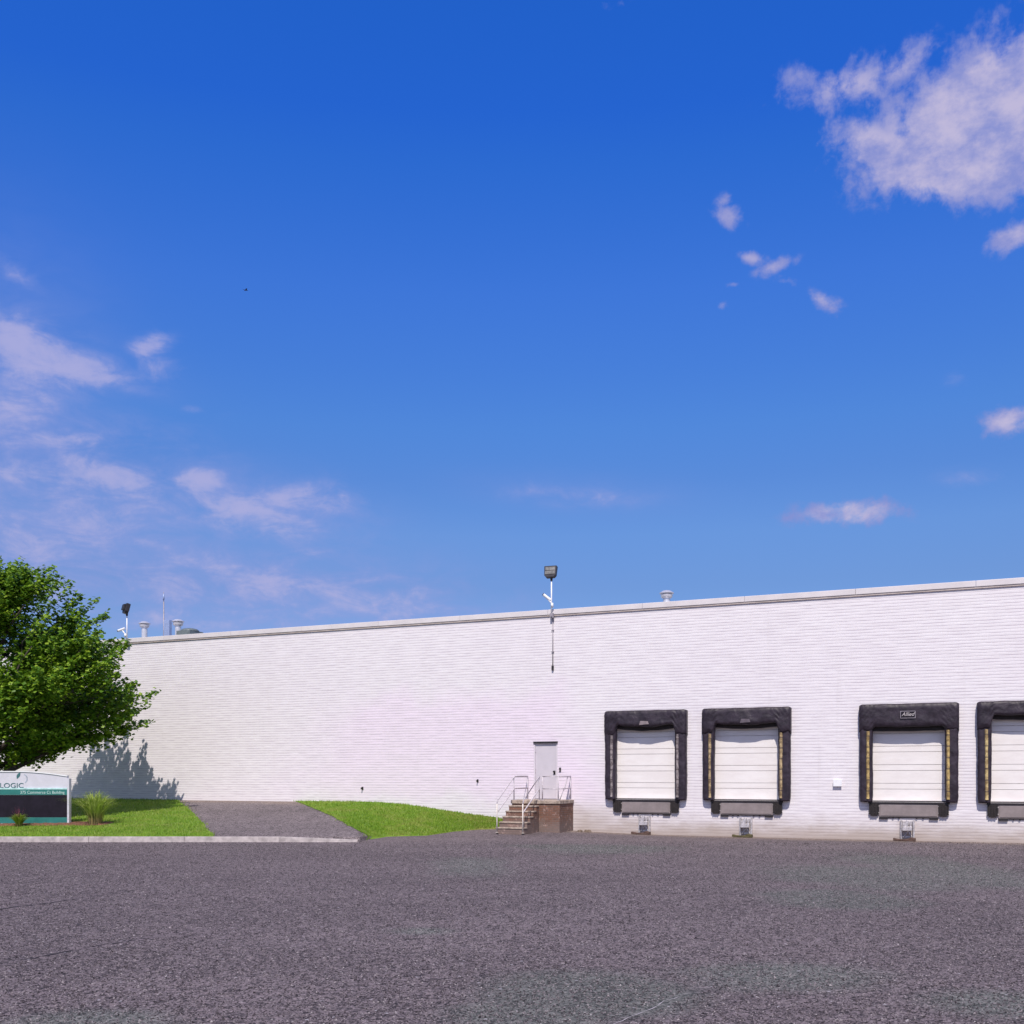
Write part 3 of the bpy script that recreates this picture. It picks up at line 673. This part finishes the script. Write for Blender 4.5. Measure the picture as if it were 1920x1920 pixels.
# ------------------------------------------------------------------ small fittings on the wall
p = at(1571, 0, 1468)
t = thing('utility_box', 'small bright white box on the wall between the second and third dock doors', 'utility box', p, WROT)
mb = MB(); mb.box(-.125, .125, -.09, -.002, -.10, .10); mb.build('box_body', M['white'], t, bevel=.008)
mb = MB(); mb.box(-.14, .14, -.105, -.091, -.115, .115); mb.build('box_lid', M['white'], t, bevel=.006)
for (px, y, lab, s) in ((680, 1478, 'small dark hose tap on the white wall above the grass bank', 1.0), (896, 1464, 'small dark outlet on the white wall left of the brick steps', .8)):
    p = at(px, 0, y); t = thing('wall_outlet' if px > 800 else 'hose_tap', lab, 'wall fitting', p, WROT)
    mb = MB(); mb.box(-.04 * s, .04 * s, -.03, -.002, -.06, .06); mb.build('back_plate', M['black'], t, bevel=.006)
    mb = MB(); mb.tube([(0, -.03, .02), (0, -.10, .015), (0, -.12, -.03)], .024 * s); mb.build('spout', M['dark'], t)
p = at(1050.5, 0, 1443)
t = thing('intercom', 'little dark intercom on the wall right of the entrance door', 'intercom', p, WROT)
mb = MB(); mb.box(-.035, .035, -.045, -.002, -.075, .075); mb.build('housing', M['black'], t, bevel=.008)
mb = MB(); mb.lathe([(.014, 0), (.014, .01), (.006, .014)], 0, 0, 12); b_ = mb.build('call_button', M['galv'], t); b_.location = (0, -.045, -.03); b_.rotation_euler = (R(90), 0, 0)

# conduit below the middle lamp
p = at(1037, 0, 1200); zt = 8.05; zb_ = at(1038, 0, 1258).z
t = thing('conduit', 'thin grey conduit running down the white wall under the middle lamp', 'conduit', (p.x, p.y, zb_), WROT)
mb = MB(); mb.tube([(0, -.03, .18), (0, -.03, zt - zb_)], .019); mb.build('pipe', M['conduit'], t, smooth=True)
mb = MB(); mb.box(-.035, .035, -.08, -.002, .02, .19); mb.build('junction_box', M['black'], t, bevel=.006)
for z in (.7, 1.5, 2.2):
    mb = MB(); mb.box(-.045, .045, -.055, -.002, z, z + .03); mb.build('clip', M['conduit'], t)

# ------------------------------------------------------------------ roof-edge floodlights with cameras
def floodlight(px, ytop, ybot, label, yaw, tilt, lens_front=True, zoff=0):
    b = at(px, .16, ybot); base = Vector((b.x, b.y, ZT + .06)); top = at(px, .16, ytop).z - base.z
    t = thing('floodlight', label, 'floodlight', base, WROT, 'floodlights on the roof edge')
    hp = top - .24
    mb = MB(); mb.tube([(0, 0, -.12), (0, 0, hp - .12)], .026, 10); mb.build('pole', M['white'], t, smooth=True)
    mb = MB(); mb.box(-.07, .07, .0, .085, -.16, .02); mb.box(-.035, .035, -.035, .0, -.12, .0); mb.build('wall_bracket', M['conduit'], t, bevel=.006)
    mb = MB(); mb.tube([(0, 0, hp - .14), (0, 0, hp + .02)], .04, 10, .055); mb.build('knuckle', M['lamphousing'], t, smooth=True)
    hd = MB(); hd.prism([(-.24, .20), (.24, .20), (.22, -.16), (.15, -.24), (-.15, -.24), (-.22, -.16)], -.09, .08); hd.prism([(-.14, .14), (.14, .14), (.14, -.12), (-.14, -.12)], .081, .17)
    h = hd.build('lamp_head', M['lamphousing'], t, bevel=.01); h.location = (-.02, -.02, hp + .20); h.rotation_euler = (tilt, 0, yaw)
    for za, zb2 in ((-.13, .005), (.02, .15)):
        l = MB(); l.box(-.19, .19, -.105, -.091, za, zb2); l.build('lens', M['lamplens'], h, bevel=.006)
    return t, hp
t, hp = floodlight(1034, 1070, 1145, 'grey-lensed floodlight on a white pole above the middle of the roof edge', R(4), R(-12))
def seccam(px, y, label, d, end_y):
    b = at(px, .18, y); t = thing('security_camera', label, 'camera', b, WROT, 'cameras on the roof edge')
    mb = MB(); d = Vector(d).normalized(); mb.tube([-d * .14, d * .20], .055, 12); mb.build('camera_body', M['white'], t, smooth=False, bevel=.01)
    mb = MB(); mb.tube([d * .201, d * .23], .045, 12); mb.build('camera_lens', M['black'], t)
    mb = MB(); mb.tube([(0, .0, -.03), (.10, .02, -.16), (.16, .03, -.22)], .03, 8); mb.tube([(.16, .03, -.20), (.17, .03, -.36)], .05, 10); mb.build('mount', M['white'], t, smooth=True)
    return t
seccam(1027, 1121, 'white camera tilted up on the pole under the middle floodlight', (-.75, -.2, .62), 0)
floodlight(238, 1139, 1196, 'dark floodlight tilted over on a white pole beside the tree top', R(150), R(14))
seccam(229, 1180, 'white camera pointing down beside the pole next to the tree', (-.85, -.3, -.30), 0)

# ------------------------------------------------------------------ roof vents and the rest on the roof
def vent(px, ytop, wd, label, s, back=5.0):
    p = at(px, -back, ytop); zt = p.z; base = Vector((p.x, p.y, 7.7)); h = zt - 7.7
    t = thing('roof_vent', label, 'vent', base, 0, 'metal vents on the roof')
    r = s
    mb = MB(); mb.lathe([(r * 1.9, 0), (r * 1.3, .12), (r * .5, .16), (r * .5, h - r * 1.0)], 0, 0, 20); mb.build('pipe', M['vent'], t, smooth=False, bevel=.003)
    mb = MB(); mb.lathe([(r * .55, h - r * 1.15), (r * .8, h - r * .95), (r * .86, h - r * .62), (r * .6, h - r * .55), (r * .6, h - r * .5), (r * 1.0, h - r * .46), (r * 1.02, h - r * .36), (r * .55, h - r * .06), (r * .1, h)], 0, 0, 24); mb.build('cap', M['vent'], t, smooth=False, bevel=.003)
vent(271, 1165, 0, 'left of the two round metal vents near the tree', .29)
vent(334, 1161, 0, 'round metal vent standing beside the dark skylight dome', .30)
vent(1250, 1107, 0, 'lone round metal vent on the roof above the nearest dock door', .28, 4)
p = at(314, -6, 1163); t = thing('equipment_cabinet', 'pale blue cabinet on the roof between the two metal vents', 'cabinet', (p.x, p.y, 7.7), WROT)
mb = MB(); mb.box(-.16, .20, -.1, .1, 0, p.z - 7.7); mb.build('cabinet_body', M['cabinet'], t, bevel=.01)
for z in (.3, .4, .5, .6):
    mb = MB(); mb.box(-.10, .14, -.106, -.101, z, z + .02); mb.build('louvre', M['conduit'], t)
p = at(307, -6.3, 1110); t = thing('antenna', 'thin tall antenna mast rising from the pale blue roof cabinet', 'antenna', (p.x, p.y, 7.7), WROT)
mb = MB(); mb.tube([(0, 0, 0), (0, 0, p.z - 7.7 - .5)], .03, 8); mb.tube([(0, 0, p.z - 8.2), (0, 0, p.z - 7.7)], .016, 6); mb.build('mast', M['conduit'], t, smooth=True)
mb = MB(); mb.tube([(0, 0, p.z - 7.7 - .42), (0, 0, p.z - 7.7 - .1)], .04, 8); mb.build('aerial', M['cabinet'], t, smooth=True)
p = at(356, -5, 1178); t = thing('skylight', 'low dark domed skylight on the roof beside a metal vent', 'skylight', (p.x, p.y, 7.7), WROT)
hh = p.z - 7.7; mb = MB(); mb.box(-.42, .42, -.5, .5, 0, hh - .16); mb.build('curb', M['skylight'], t, bevel=.01)
mb = MB(); mb.lathe([(.46, hh - .16), (.45, hh - .12), (.36, hh - .05), (.2, hh - .012), (.02, hh)], 0, 0, 24); mb.build('dome', M['skylight'], t, smooth=True)

# ------------------------------------------------------------------ entrance steps
u0 = U(988) ; u1 = U(1075); LD = 1.40; SW = 1.08; zt = 1.235; gz = .12
st = thing('entrance_steps', 'worn brick steps and landing with pale slab top at the grey entrance door', 'steps', W(u0, 0, 0), WROT)
Wd = u1 - u0
mb = MB(); mb.box(0, Wd, -LD, -.003, -.05, zt - .13); mb.build('landing_base', M['redbrick'], st, bevel=.01)
mb = MB(); mb.box(-.03, Wd + .03, -LD - .04, -.004, zt - .129, zt); mb.build('landing_slab', M['slab'], st, bevel=.015)
rise = (zt - gz) / 6; tr = .28
for j in range(5):
    ztop = zt - rise * (j + 1)
    mb = MB(); mb.box(0.01, SW, -LD - tr * (j + 1), -LD - tr * j - .042 * (j == 0) , -.05, ztop - .05); s_ = mb.build('step', M['redbrick'], st, bevel=.008)
    mb = MB(); mb.box(0.0, SW + .015, -LD - tr * (j + 1) - .025, -LD - tr * j - .045 * (j == 0) - .001, ztop - .049, ztop); mb.build('tread', M['slab'], s_, bevel=.01)
# railings
def railing(name, label, polys, posts, mats=('rail', 'lowrail')):
    t = thing(name, label, 'railing', W(u0, 0, zt), WROT, 'pipe railings of the entrance steps')
    mb = MB(); [mb.tube(p_, .023, 8) for p_ in polys]; mb.build('rail', M[mats[0]], t, smooth=True)
    for (x_, y_, z0_, z1_) in posts:
        mb = MB(); mb.tube([(x_, y_, z0_), (x_, y_, z1_)], .023, 8); mb.tube([(x_, y_, z0_), (x_, y_, z0_ + .012)], .055, 10); mb.build('post', M[mats[1] if z0_ < -.5 else mats[0]], t, smooth=True)
yb = -LD - tr * 5 - .03
def stair_rail(x_, label):
    polys = [[(x_, -.06, .86), (x_, -LD + .12, .86), (x_, -LD - .02, .80), (x_, yb + .06, .02), (x_, yb, -.10)],
             [(x_, -.06 - LD * .0, .42), (x_, -LD + .05, .42), (x_, -LD - .02, .36), (x_, yb, -.42)]]
    railing('railing', label, polys, [(x_, -.08, 0, .86), (x_, -LD + .06, 0, .86), (x_, yb, -zt + gz - .01, -.10)])
stair_rail(.06, 'white pipe railing on the left side of the brick steps, reaching the grass')
xr = SW - .03
polys = [[(xr, -LD + .08, .86), (xr, -LD - .04, .78), (xr, yb + .06, .02), (xr, yb, -.10)], [(xr, -LD + .08, .42), (xr, -LD - .02, .36), (xr, yb, -.42)]]
railing('railing', 'white pipe railing between the step flight and the landing front', polys, [(xr, -LD + .08, 0, .86), (xr, yb, -zt + gz - .01, -.10)])
xq = Wd - .08
polys = [[(xr + .12, -LD + .08, .86), (xq, -LD + .08, .86), (xq, -.06, .86)], [(xr + .12, -LD + .08, .42), (xq, -LD + .08, .42), (xq, -.06, .42)], [(xq, -LD + .20, 0.0), (xq, -.72, .42), (xq, -.35, .84)]]
railing('railing', 'white pipe railing round the right side of the landing, under the door', polys, [(xr + .12, -LD + .08, 0, .86), (xq, -LD + .08, 0, .86), (xq, -.08, 0, .86)])

# dead weeds and rubble by the wall foot, right of the steps
p = at(1096, .35, 1560)
mb = MB()
for j in range(16):
    a = random.uniform(-.22, .22); b = random.uniform(-.15, .15); s = random.uniform(.03, .075)
    vs = [(a + s * random.uniform(.7, 1.2) * math.cos(t_) * (1 if zz == 0 else .55), b + s * math.sin(t_) * (1 if zz == 0 else .55), zz * s * random.uniform(.8, 1.3)) for zz in (0, 1) for t_ in (0, 1.2, 2.6, 3.8, 5.1)]
    mb.add(vs, [(4, 3, 2, 1, 0), (5, 6, 7, 8, 9)] + [(i_, (i_ + 1) % 5, (i_ + 1) % 5 + 5, i_ + 5) for i_ in range(5)])
rb = mb.build('rubble_heap', worn('rubble', (.16, .12, .09), .95, 0, .4, 12, .6)); rb.location = (p.x, p.y, Hy(p.x, p.y) + .004); rb.rotation_euler = (0, 0, WROT)
tag(rb, 'little heap of brown rubble on the asphalt just right of the steps', 'rubble')

# ------------------------------------------------------------------ monument sign
Ys = 38.0; xR = (131 - 960) / FP * Ys; zb_ = lawn_z(xR - 1, Ys); pm_ = Ys / FP
zS = lambda y: Zat(y, Ys) ; xS = lambda px: (px - 960) / FP * Ys
LW = 4.6     # sign length
t = thing('monument_sign', 'low white and teal sign with black panel and leaf emblem under the tree', 'sign', (xR, Ys, zb_ - .08), 0)
ox, oz = xR, zb_ - .08
def lx(px): return xS(px) - ox
def lz(y): return zS(y) - oz
mb = MB(); top = [(-LW, lz(1447.5)), (lx(45), lz(1447.5)), (lx(62), lz(1448.5)), (lx(80), lz(1450)), (lx(98), lz(1452)), (lx(112), lz(1454)), (lx(126), lz(1456))]
mb.prism([(-LW, lz(1480))] + top + [(lx(126), lz(1480))], .02, .14); hp_ = mb.build('header_panel', M['signwhite'], t, bevel=.006)
mb = MB(); cap = [(x_, z_ + .035) for x_, z_ in top]; mb.prism([(x_, z_ + .001) for x_, z_ in top] + cap[::-1], -.01, .17); mb.build('cap_strip', M['white'], hp_)
mb = MB(); mb.box(-LW, lx(126), -.012, .155, lz(1490.5), lz(1480.2)); bp_ = mb.build('name_band', M['teal'], t, bevel=.004)
mb = MB(); mb.box(-LW + .1, lx(126), .0, .14, lz(1532.5), lz(1490.7)); mb.build('message_panel', M['signblack'], t, bevel=.004)
mb = MB(); mb.box(-LW, lx(126), -.015, .155, lz(1543.5), lz(1532.7)); mb.build('base_band', M['teal'], t, bevel=.004)
mb = MB(); mb.box(-LW - .1, lx(130), -.03, .17, -.1, lz(1543.7)); mb.build('footing', M['kerb'], t, bevel=.01)
for xa in (lx(126.3), -LW - .14):
    mb = MB(); mb.box(xa, xa + .075, -.03, .17, lz(1543.5), lz(1459.5)); mb.build('end_post', M['signwhite'], t, bevel=.008)
mb = MB(); mb.box(-LW, lx(126), -.02, .019, lz(1480), lz(1477.6)); mb.build('trim_line', worn('trim', (.45, .70, .68), .5), t)
text_mesh('name_lettering', 'GEOLOGIC', .25, M['tealtext'], t, (lx(44.5), .012, lz(1477.2)), ext=.004, align='RIGHT', font_scale=1.15)
text_mesh('address_lettering', '375 Commerce Ct Building', .150, M['paletext'], t, (lx(121.5), -.018, lz(1488.2)), ext=.003, align='RIGHT', font_scale=.95)
# leaf emblem: a dark leaf with a pale curl
mb = MB(); c0 = (lx(35.5), lz(1455.0))
def leafpoly(cx, cz, L, wd_, ang, n=10):
    pts = []
    for j in range(n + 1):
        s_ = j / n; pts.append((s_ * L, wd_ * math.sin(math.pi * s_) * (1 - .35 * s_)))
    pts += [(s_ * L, -wd_ * .6 * math.sin(math.pi * s_)) for s_ in [1 - j / n for j in range(1, n)]]
    ca, sa = math.cos(ang), math.sin(ang)
    return [(cx + a * ca - b * sa, cz + a * sa + b * ca) for a, b in pts]
mb.prism(leafpoly(c0[0] - .08, c0[1] - .10, .27, .075, R(62)), .012, .022); mb.build('leaf_emblem', M['tealtext'], t)
mb = MB(); cx_, cz_ = lx(43), lz(1460)
arc = [(cx_ + .16 * math.cos(R(a)), cz_ + .17 * math.sin(R(a))) for a in range(-60, 75, 12)]; arc2 = [(cx_ + .125 * math.cos(R(a)), cz_ + .14 * math.sin(R(a))) for a in range(74, -61, -12)]
mb.prism(arc + arc2, .012, .021); mb.build('curl_emblem', worn('curl', (.33, .38, .44), .5), t)

# mulch bed round the sign and the clump
P = []
for a in np.linspace(0, 1, 70):
    row = []
    for b in np.linspace(0, 1, 16):
        X = -22.5 + a * (xS(212) + 22.5); ed = .12 * noise.noise(Vector((X * 1.7, b > .5, 0)))
        Y = 37.35 + ed + b * 1.1; e = min(a / .02 if a < .02 else 1, (1 - a) / .03 if a > .97 else 1, b / .12 if b < .12 else 1, (1 - b) / .12 if b > .88 else 1)
        row.append((X, Y, lawn_z(X, Y) - .03 + e * (.07 + .035 * noise.noise(Vector((X * 7, Y * 7, 0))))))
    P.append(row)
tag(grid_mesh('mulch_bed', np.array(P), M['mulch'], smooth=False), kind='structure')

# ------------------------------------------------------------------ blades: reed clump and small lily
def blade_clump(n, h0, h1, lean0, lean1, wdt, base_r, seg=6, seed=1, droop=1.0):
    r = random.Random(seed); mb = MB()
    for _ in range(n):
        a = r.uniform(0, 2 * math.pi); br = base_r * math.sqrt(r.random()); b0 = Vector((br * math.cos(a), br * math.sin(a), 0))
        a += r.uniform(-.5, .5); d = Vector((math.cos(a), math.sin(a), 0)); side = Vector((-d.y, d.x, 0)); q2 = r.random(); Ln = lean0 + (lean1 - lean0) * q2; H = (h0 + (h1 - h0) * r.uniform(.35, 1)) * (1 - .28 * q2); ww = wdt * r.uniform(.6, 1.3)
        vs = []; fs = []
        for j in range(seg + 1):
            s_ = j / seg; q_ = b0 + d * (Ln * s_ ** 1.8) + Vector((0, 0, H * (s_ - droop * .38 * s_ ** 3.2)))
            w_ = ww * (1 - s_ ** 2.2) + .0008
            vs += [q_ - side * w_, q_ + side * w_]
        for j in range(seg): fs.append((2 * j, 2 * j + 1, 2 * j + 3, 2 * j + 2))
        mb.add(vs, fs)
    return mb
def raw(mb, name, m, parent=None):
    me = bpy.data.meshes.new(name); me.from_pydata(mb.v, [], mb.f); me.update(); return link(name, me, m, parent)
xg = (178 - 960) / FP * 37.7
t = thing('reed_clump', 'tall arching ornamental grass clump right of the sign, pale stems', 'ornamental grass', (xg, 37.7, lawn_z(xg, 37.7)), 0)
raw(blade_clump(330, 1.25, 2.15, .05, 1.35, .012, .22, seed=3, droop=1.15), 'blades', M['reed'], t)
raw(blade_clump(130, .7, 1.15, .05, .22, .010, .26, seed=4, droop=.2), 'stems', M['reed'], t)
xg = (33 - 960) / FP * 37.2
t = thing('lily_clump', 'small yellow-green leafy clump at the foot of the sign', 'plant', (xg, 37.3, lawn_z(xg, 37.3)), 0)
raw(blade_clump(190, .45, .8, .08, .48, .017, .10, seed=5, droop=1.1), 'leaves', M['lily'], t)
raw(blade_clump(22, .62, .85, .05, .30, .006, .08, seed=6, droop=.1), 'flower_stalk', M['flower'], t)

# grass blades over the lawns
def scatter(n, sampler, seed):
    r = random.Random(seed); vs = []; fs = []
    while len(fs) < n:
        p_ = sampler(r)
        if p_ is None: continue
        X, Y, Z = p_; a = r.uniform(0, math.pi); w_ = r.uniform(.008, .016); h = r.uniform(.03, .085); lx_, ly_ = r.uniform(-.03, .03), r.uniform(-.03, .03)
        k_ = len(vs); vs += [(X - w_ * math.cos(a), Y - w_ * math.sin(a), Z - .005), (X + w_ * math.cos(a), Y + w_ * math.sin(a), Z - .005), (X + lx_, Y + ly_, Z + h)]; fs.append((k_, k_ + 1, k_ + 2))
    me = bpy.data.meshes.new('grass'); me.from_pydata(vs, [], fs); me.update()
    return me
def s_left(r):
    t_ = r.random(); px = r.uniform(-330, eL(t_)) + r.gauss(0, 4); x_, y_, z_ = lawn_pt(px, t_)
    if 37.4 < y_ < 38.4 and px < 215: return None
    return x_, y_, z_
def s_bank(r):
    t_ = r.random(); px = 985 - (985 - eR(t_)) * r.random() ** .8 + r.gauss(0, 5)
    return lawn_pt(px, t_)
tag(link('lawn_grass', scatter(46000, s_left, 1), M['blade']), kind='stuff')
tag(link('bank_grass', scatter(26000, s_bank, 2), M['blade']), kind='stuff')

# loose aggregate standing proud of the worn yard surface
N = 200000
gy = (9.0 ** .5 + rng.random(N) * (34.5 ** .5 - 9.0 ** .5)) ** 2 ; gy = gy - .35
gx = (rng.random(N) * 2 - 1) * (gy * .52 + .8)
rr_ = rng.uniform(.0045, .0125, N) * (1 + (gy - 9) * .018) * (1 + (rng.random(N) < .06) * .5); hh_ = rr_ * rng.uniform(.45, 1.0, N); a0 = rng.uniform(0, 2 * np.pi, N)
keep = (gy < 33.9) | (gx > -4.7)
for pl in CRACKS:      # chips have broken away along the cracks
    for a, b in zip(pl, pl[1:]):
        d = b - a; t_ = np.clip(((gx - a.x) * d.x + (gy - a.y) * d.y) / d.length_squared, 0, 1)
        keep &= np.hypot(gx - a.x - t_ * d.x, gy - a.y - t_ * d.y) > .07
gx, gy, rr_, hh_, a0 = gx[keep], gy[keep], rr_[keep], hh_[keep], a0[keep]; N = len(gx)
gzv = np.array([Hy(x_, y_) for x_, y_ in zip(gx, gy)]) + .001
V = np.zeros((N, 4, 3))
for j in range(3):
    aj = a0 + j * 2.094 + rng.uniform(-.4, .4, N); V[:, j, 0] = gx + rr_ * np.cos(aj); V[:, j, 1] = gy + rr_ * np.sin(aj); V[:, j, 2] = gzv
V[:, 3, 0] = gx + rr_ * rng.uniform(-.3, .3, N); V[:, 3, 1] = gy + rr_ * rng.uniform(-.3, .3, N); V[:, 3, 2] = gzv + hh_
b4 = (np.arange(N) * 4)[:, None]
F = np.concatenate([b4 + np.array([[0, 1, 3]]), b4 + np.array([[1, 2, 3]]), b4 + np.array([[2, 0, 3]])])
me = bpy.data.meshes.new('loose_grit'); me.from_pydata(V.reshape(-1, 3).tolist(), [], F.tolist()); me.update()
def grit_fn(nt, p):
    rnd = nt.node('ShaderNodeNewGeometry').outputs['Random Per Island']
    nt.l.new(nt.ramp(rnd, [(0, (.018, .014, .017)), (.4, (.06, .048, .055)), (.75, (.19, .16, .175)), (.96, (.27, .24, .25)), (1, (.38, .34, .35))]), p.inputs['Base Color'])
tag(link('loose_grit', me, mat('grit', rough=.8, fn=grit_fn, spec=.25)), kind='stuff')

# ------------------------------------------------------------------ maple tree
TX, TY = (-30 - 960) / FP * 40.3, 40.3; TZ = lawn_z(TX, TY) - .1
tree = thing('maple_tree', 'large bushy green maple tree in front of the white wall, behind the sign', 'tree', (TX, TY, TZ), 0)
ZB, ZTP = Zat(1447, TY) - TZ, Zat(1086, TY) - TZ
prof_z = [0, .06, .12, .2, .3, .45, .58, .70, .80, .9, 1.0]
prof_r = [.5, 2.0, 3.4, 4.5, 5.2, 4.9, 4.2, 3.6, 3.0, 2.3, .9]
tr_ = random.Random(11)
def env(z): return float(np.interp((z - ZB) / (ZTP - ZB), prof_z, prof_r))
wood = MB(); leaves_v = []; leaves_f = []
# trunk
wood.tube([(0, 0, 0), (.03, 0, .5), (0, .02, 1.2), (-.03, 0, 1.7), (0, 0, 2.3), (.05, .03, 3.6), (.0, 0, 5.2), (.05, .05, 7.2), (0, 0, ZTP - .8)], .33, 12, .03)
wood.tube([(0, 0, 0.0), (0, 0, .35)], .46, 12, .33)
limbs = []
for j in range(26):
    a = j * 2.399 + tr_.uniform(-.3, .3); zs = 1.35 + (j / 26) ** 1.05 * (ZTP - 3.2); zn = j / 26
    L = (env(min(ZTP - .3, zs + 1.6)) * tr_.uniform(.75, .98)) + .2; rise_ = L * tr_.uniform(.45, .75) * (1 if zn > .2 else .75)
    pts = []
    for s_ in np.linspace(0, 1, 7):
        pts.append(Vector((math.cos(a) * L * s_, math.sin(a) * L * s_ * (.58 if math.sin(a) < 0 else 1.0), zs + rise_ * (s_ ** 1.15) + .12 * math.sin(s_ * 5 + j))) + Vector((tr_.uniform(-.1, .1), tr_.uniform(-.1, .1), 0)) * s_)
    wood.tube(pts, .12 * (1 - zn * .55) + .02, 7, .018); limbs.append(pts)
allp = [(p_, k_) for k_, l_ in enumerate(limbs) for p_ in l_[2:]]
allp += [(Vector((0, 0, z)), -1) for z in (4, 5.5, 7, 8)]
AP = np.array([tuple(p_) for p_, _ in allp])
def leaf(p_, s_):
    # three-lobed small leaf: a folded kite with side lobes
    n_ = Vector((tr_.gauss(0, .55), tr_.gauss(0, .55) - .25, 1)).normalized(); a_ = n_.orthogonal().normalized(); b_ = n_.cross(a_)
    th = tr_.uniform(0, 2 * math.pi); d = a_ * math.cos(th) + b_ * math.sin(th); e_ = n_.cross(d)
    k_ = len(leaves_v)
    leaves_v.extend([p_ - d * s_ * .5, p_ + e_ * s_ * .52 + d * s_ * .05 - n_ * s_ * .12, p_ + d * s_ * .62, p_ - e_ * s_ * .52 + d * s_ * .05 - n_ * s_ * .12])
    leaves_f.append((k_, k_ + 1, k_ + 2, k_ + 3))
shoots = 0
while shoots < 1500:
    zn = tr_.random(); z = ZB + zn * (ZTP - ZB); re = env(z)
    if tr_.random() > (re / 5.6) * 1.1: continue
    a = tr_.uniform(0, 2 * math.pi); f = math.sqrt(tr_.uniform(.10, 1.0)); lob = 1 + .22 * noise.noise(Vector((math.cos(a) * 2, math.sin(a) * 2, z * .7)))
    rr = re * f * lob * .93
    c = Vector((rr * math.cos(a), rr * math.sin(a) * (.58 if math.sin(a) < 0 else 1.0), z))
    if noise.noise(c * .75 + Vector((4, 1, 8))) < (-.03 if f > .62 else -.13): continue        # gaps between the boughs
    out = Vector((math.cos(a), math.sin(a), 0))
    d = (out * tr_.uniform(.35, 1.0) + Vector((0, 0, tr_.uniform(.35, 1.1) * (1 if zn > .15 else .3))) + Vector((tr_.gauss(0, .3), tr_.gauss(0, .3), 0))).normalized()
    L = tr_.uniform(.6, 1.3) if f < .82 else tr_.uniform(.9, 1.95)
    if shoots % 2 == 0:
        dd = ((AP - np.array(c)) ** 2).sum(1) + np.maximum(0, AP[:, 2] - c.z) * 3; q_ = Vector(AP[int(dd.argmin())])
        mid = q_.lerp(c, .5) + Vector((0, 0, -.08)); wood.tube([q_, mid, c, c + d * L * .9], .022, 4, .005)
    bright = tr_.random()
    nl = int(tr_.uniform(40, 60) * (L / .95))
    for _ in range(nl):
        s_ = tr_.random() ** .85; sp_ = .25 * (1 - s_ * .74)
        leaf(c + d * (L * s_) + Vector((tr_.gauss(0, sp_), tr_.gauss(0, sp_), tr_.gauss(0, sp_ * .7))), tr_.uniform(.11, .18))
    shoots += 1
wood.build('trunk', M['bark'], tree, smooth=True)
me = bpy.data.meshes.new('crown'); me.from_pydata([tuple(v) for v in leaves_v], [], leaves_f); me.update(); link('crown', me, M['leaf'], tree)

# ------------------------------------------------------------------ far bird
v = Vector(((461 - 960) / FP, 1, (HZ - 544) / FP)); p = Vector((0, 0, EYE)) + v * 90
t = thing('bird', 'tiny dark bird high in the blue sky on the left', 'bird', p, R(30))
mb = MB()
prof = [(-.16, .004), (-.12, .02), (-.05, .035), (.02, .04), (.08, .03), (.11, .022), (.14, .024), (.165, .012), (.19, .002)]
vs = []; fs = []; n = 8
for x_, r_ in prof: vs += [(x_, r_ * math.cos(2 * math.pi * j / n), r_ * math.sin(2 * math.pi * j / n)) for j in range(n)]
for i_ in range(len(prof) - 1):
    for j in range(n): fs.append((i_ * n + j, i_ * n + (j + 1) % n, (i_ + 1) * n + (j + 1) % n, (i_ + 1) * n + j))
mb.add(vs, fs); mb.add([(-.14, 0, 0), (-.25, .05, .0), (-.25, -.05, 0)], [(0, 1, 2)])
for sd in (-1, 1): mb.add([(.07, sd * .02, .02), (-.05, sd * .02, .02), (-.03, sd * .14, .06), (.07, sd * .13, .07), (-.09, sd * .27, .03), (.03, sd * .24, .05)], [(0, 1, 2, 3), (3, 2, 4, 5)])
mb.build('body', M['bird'], t)
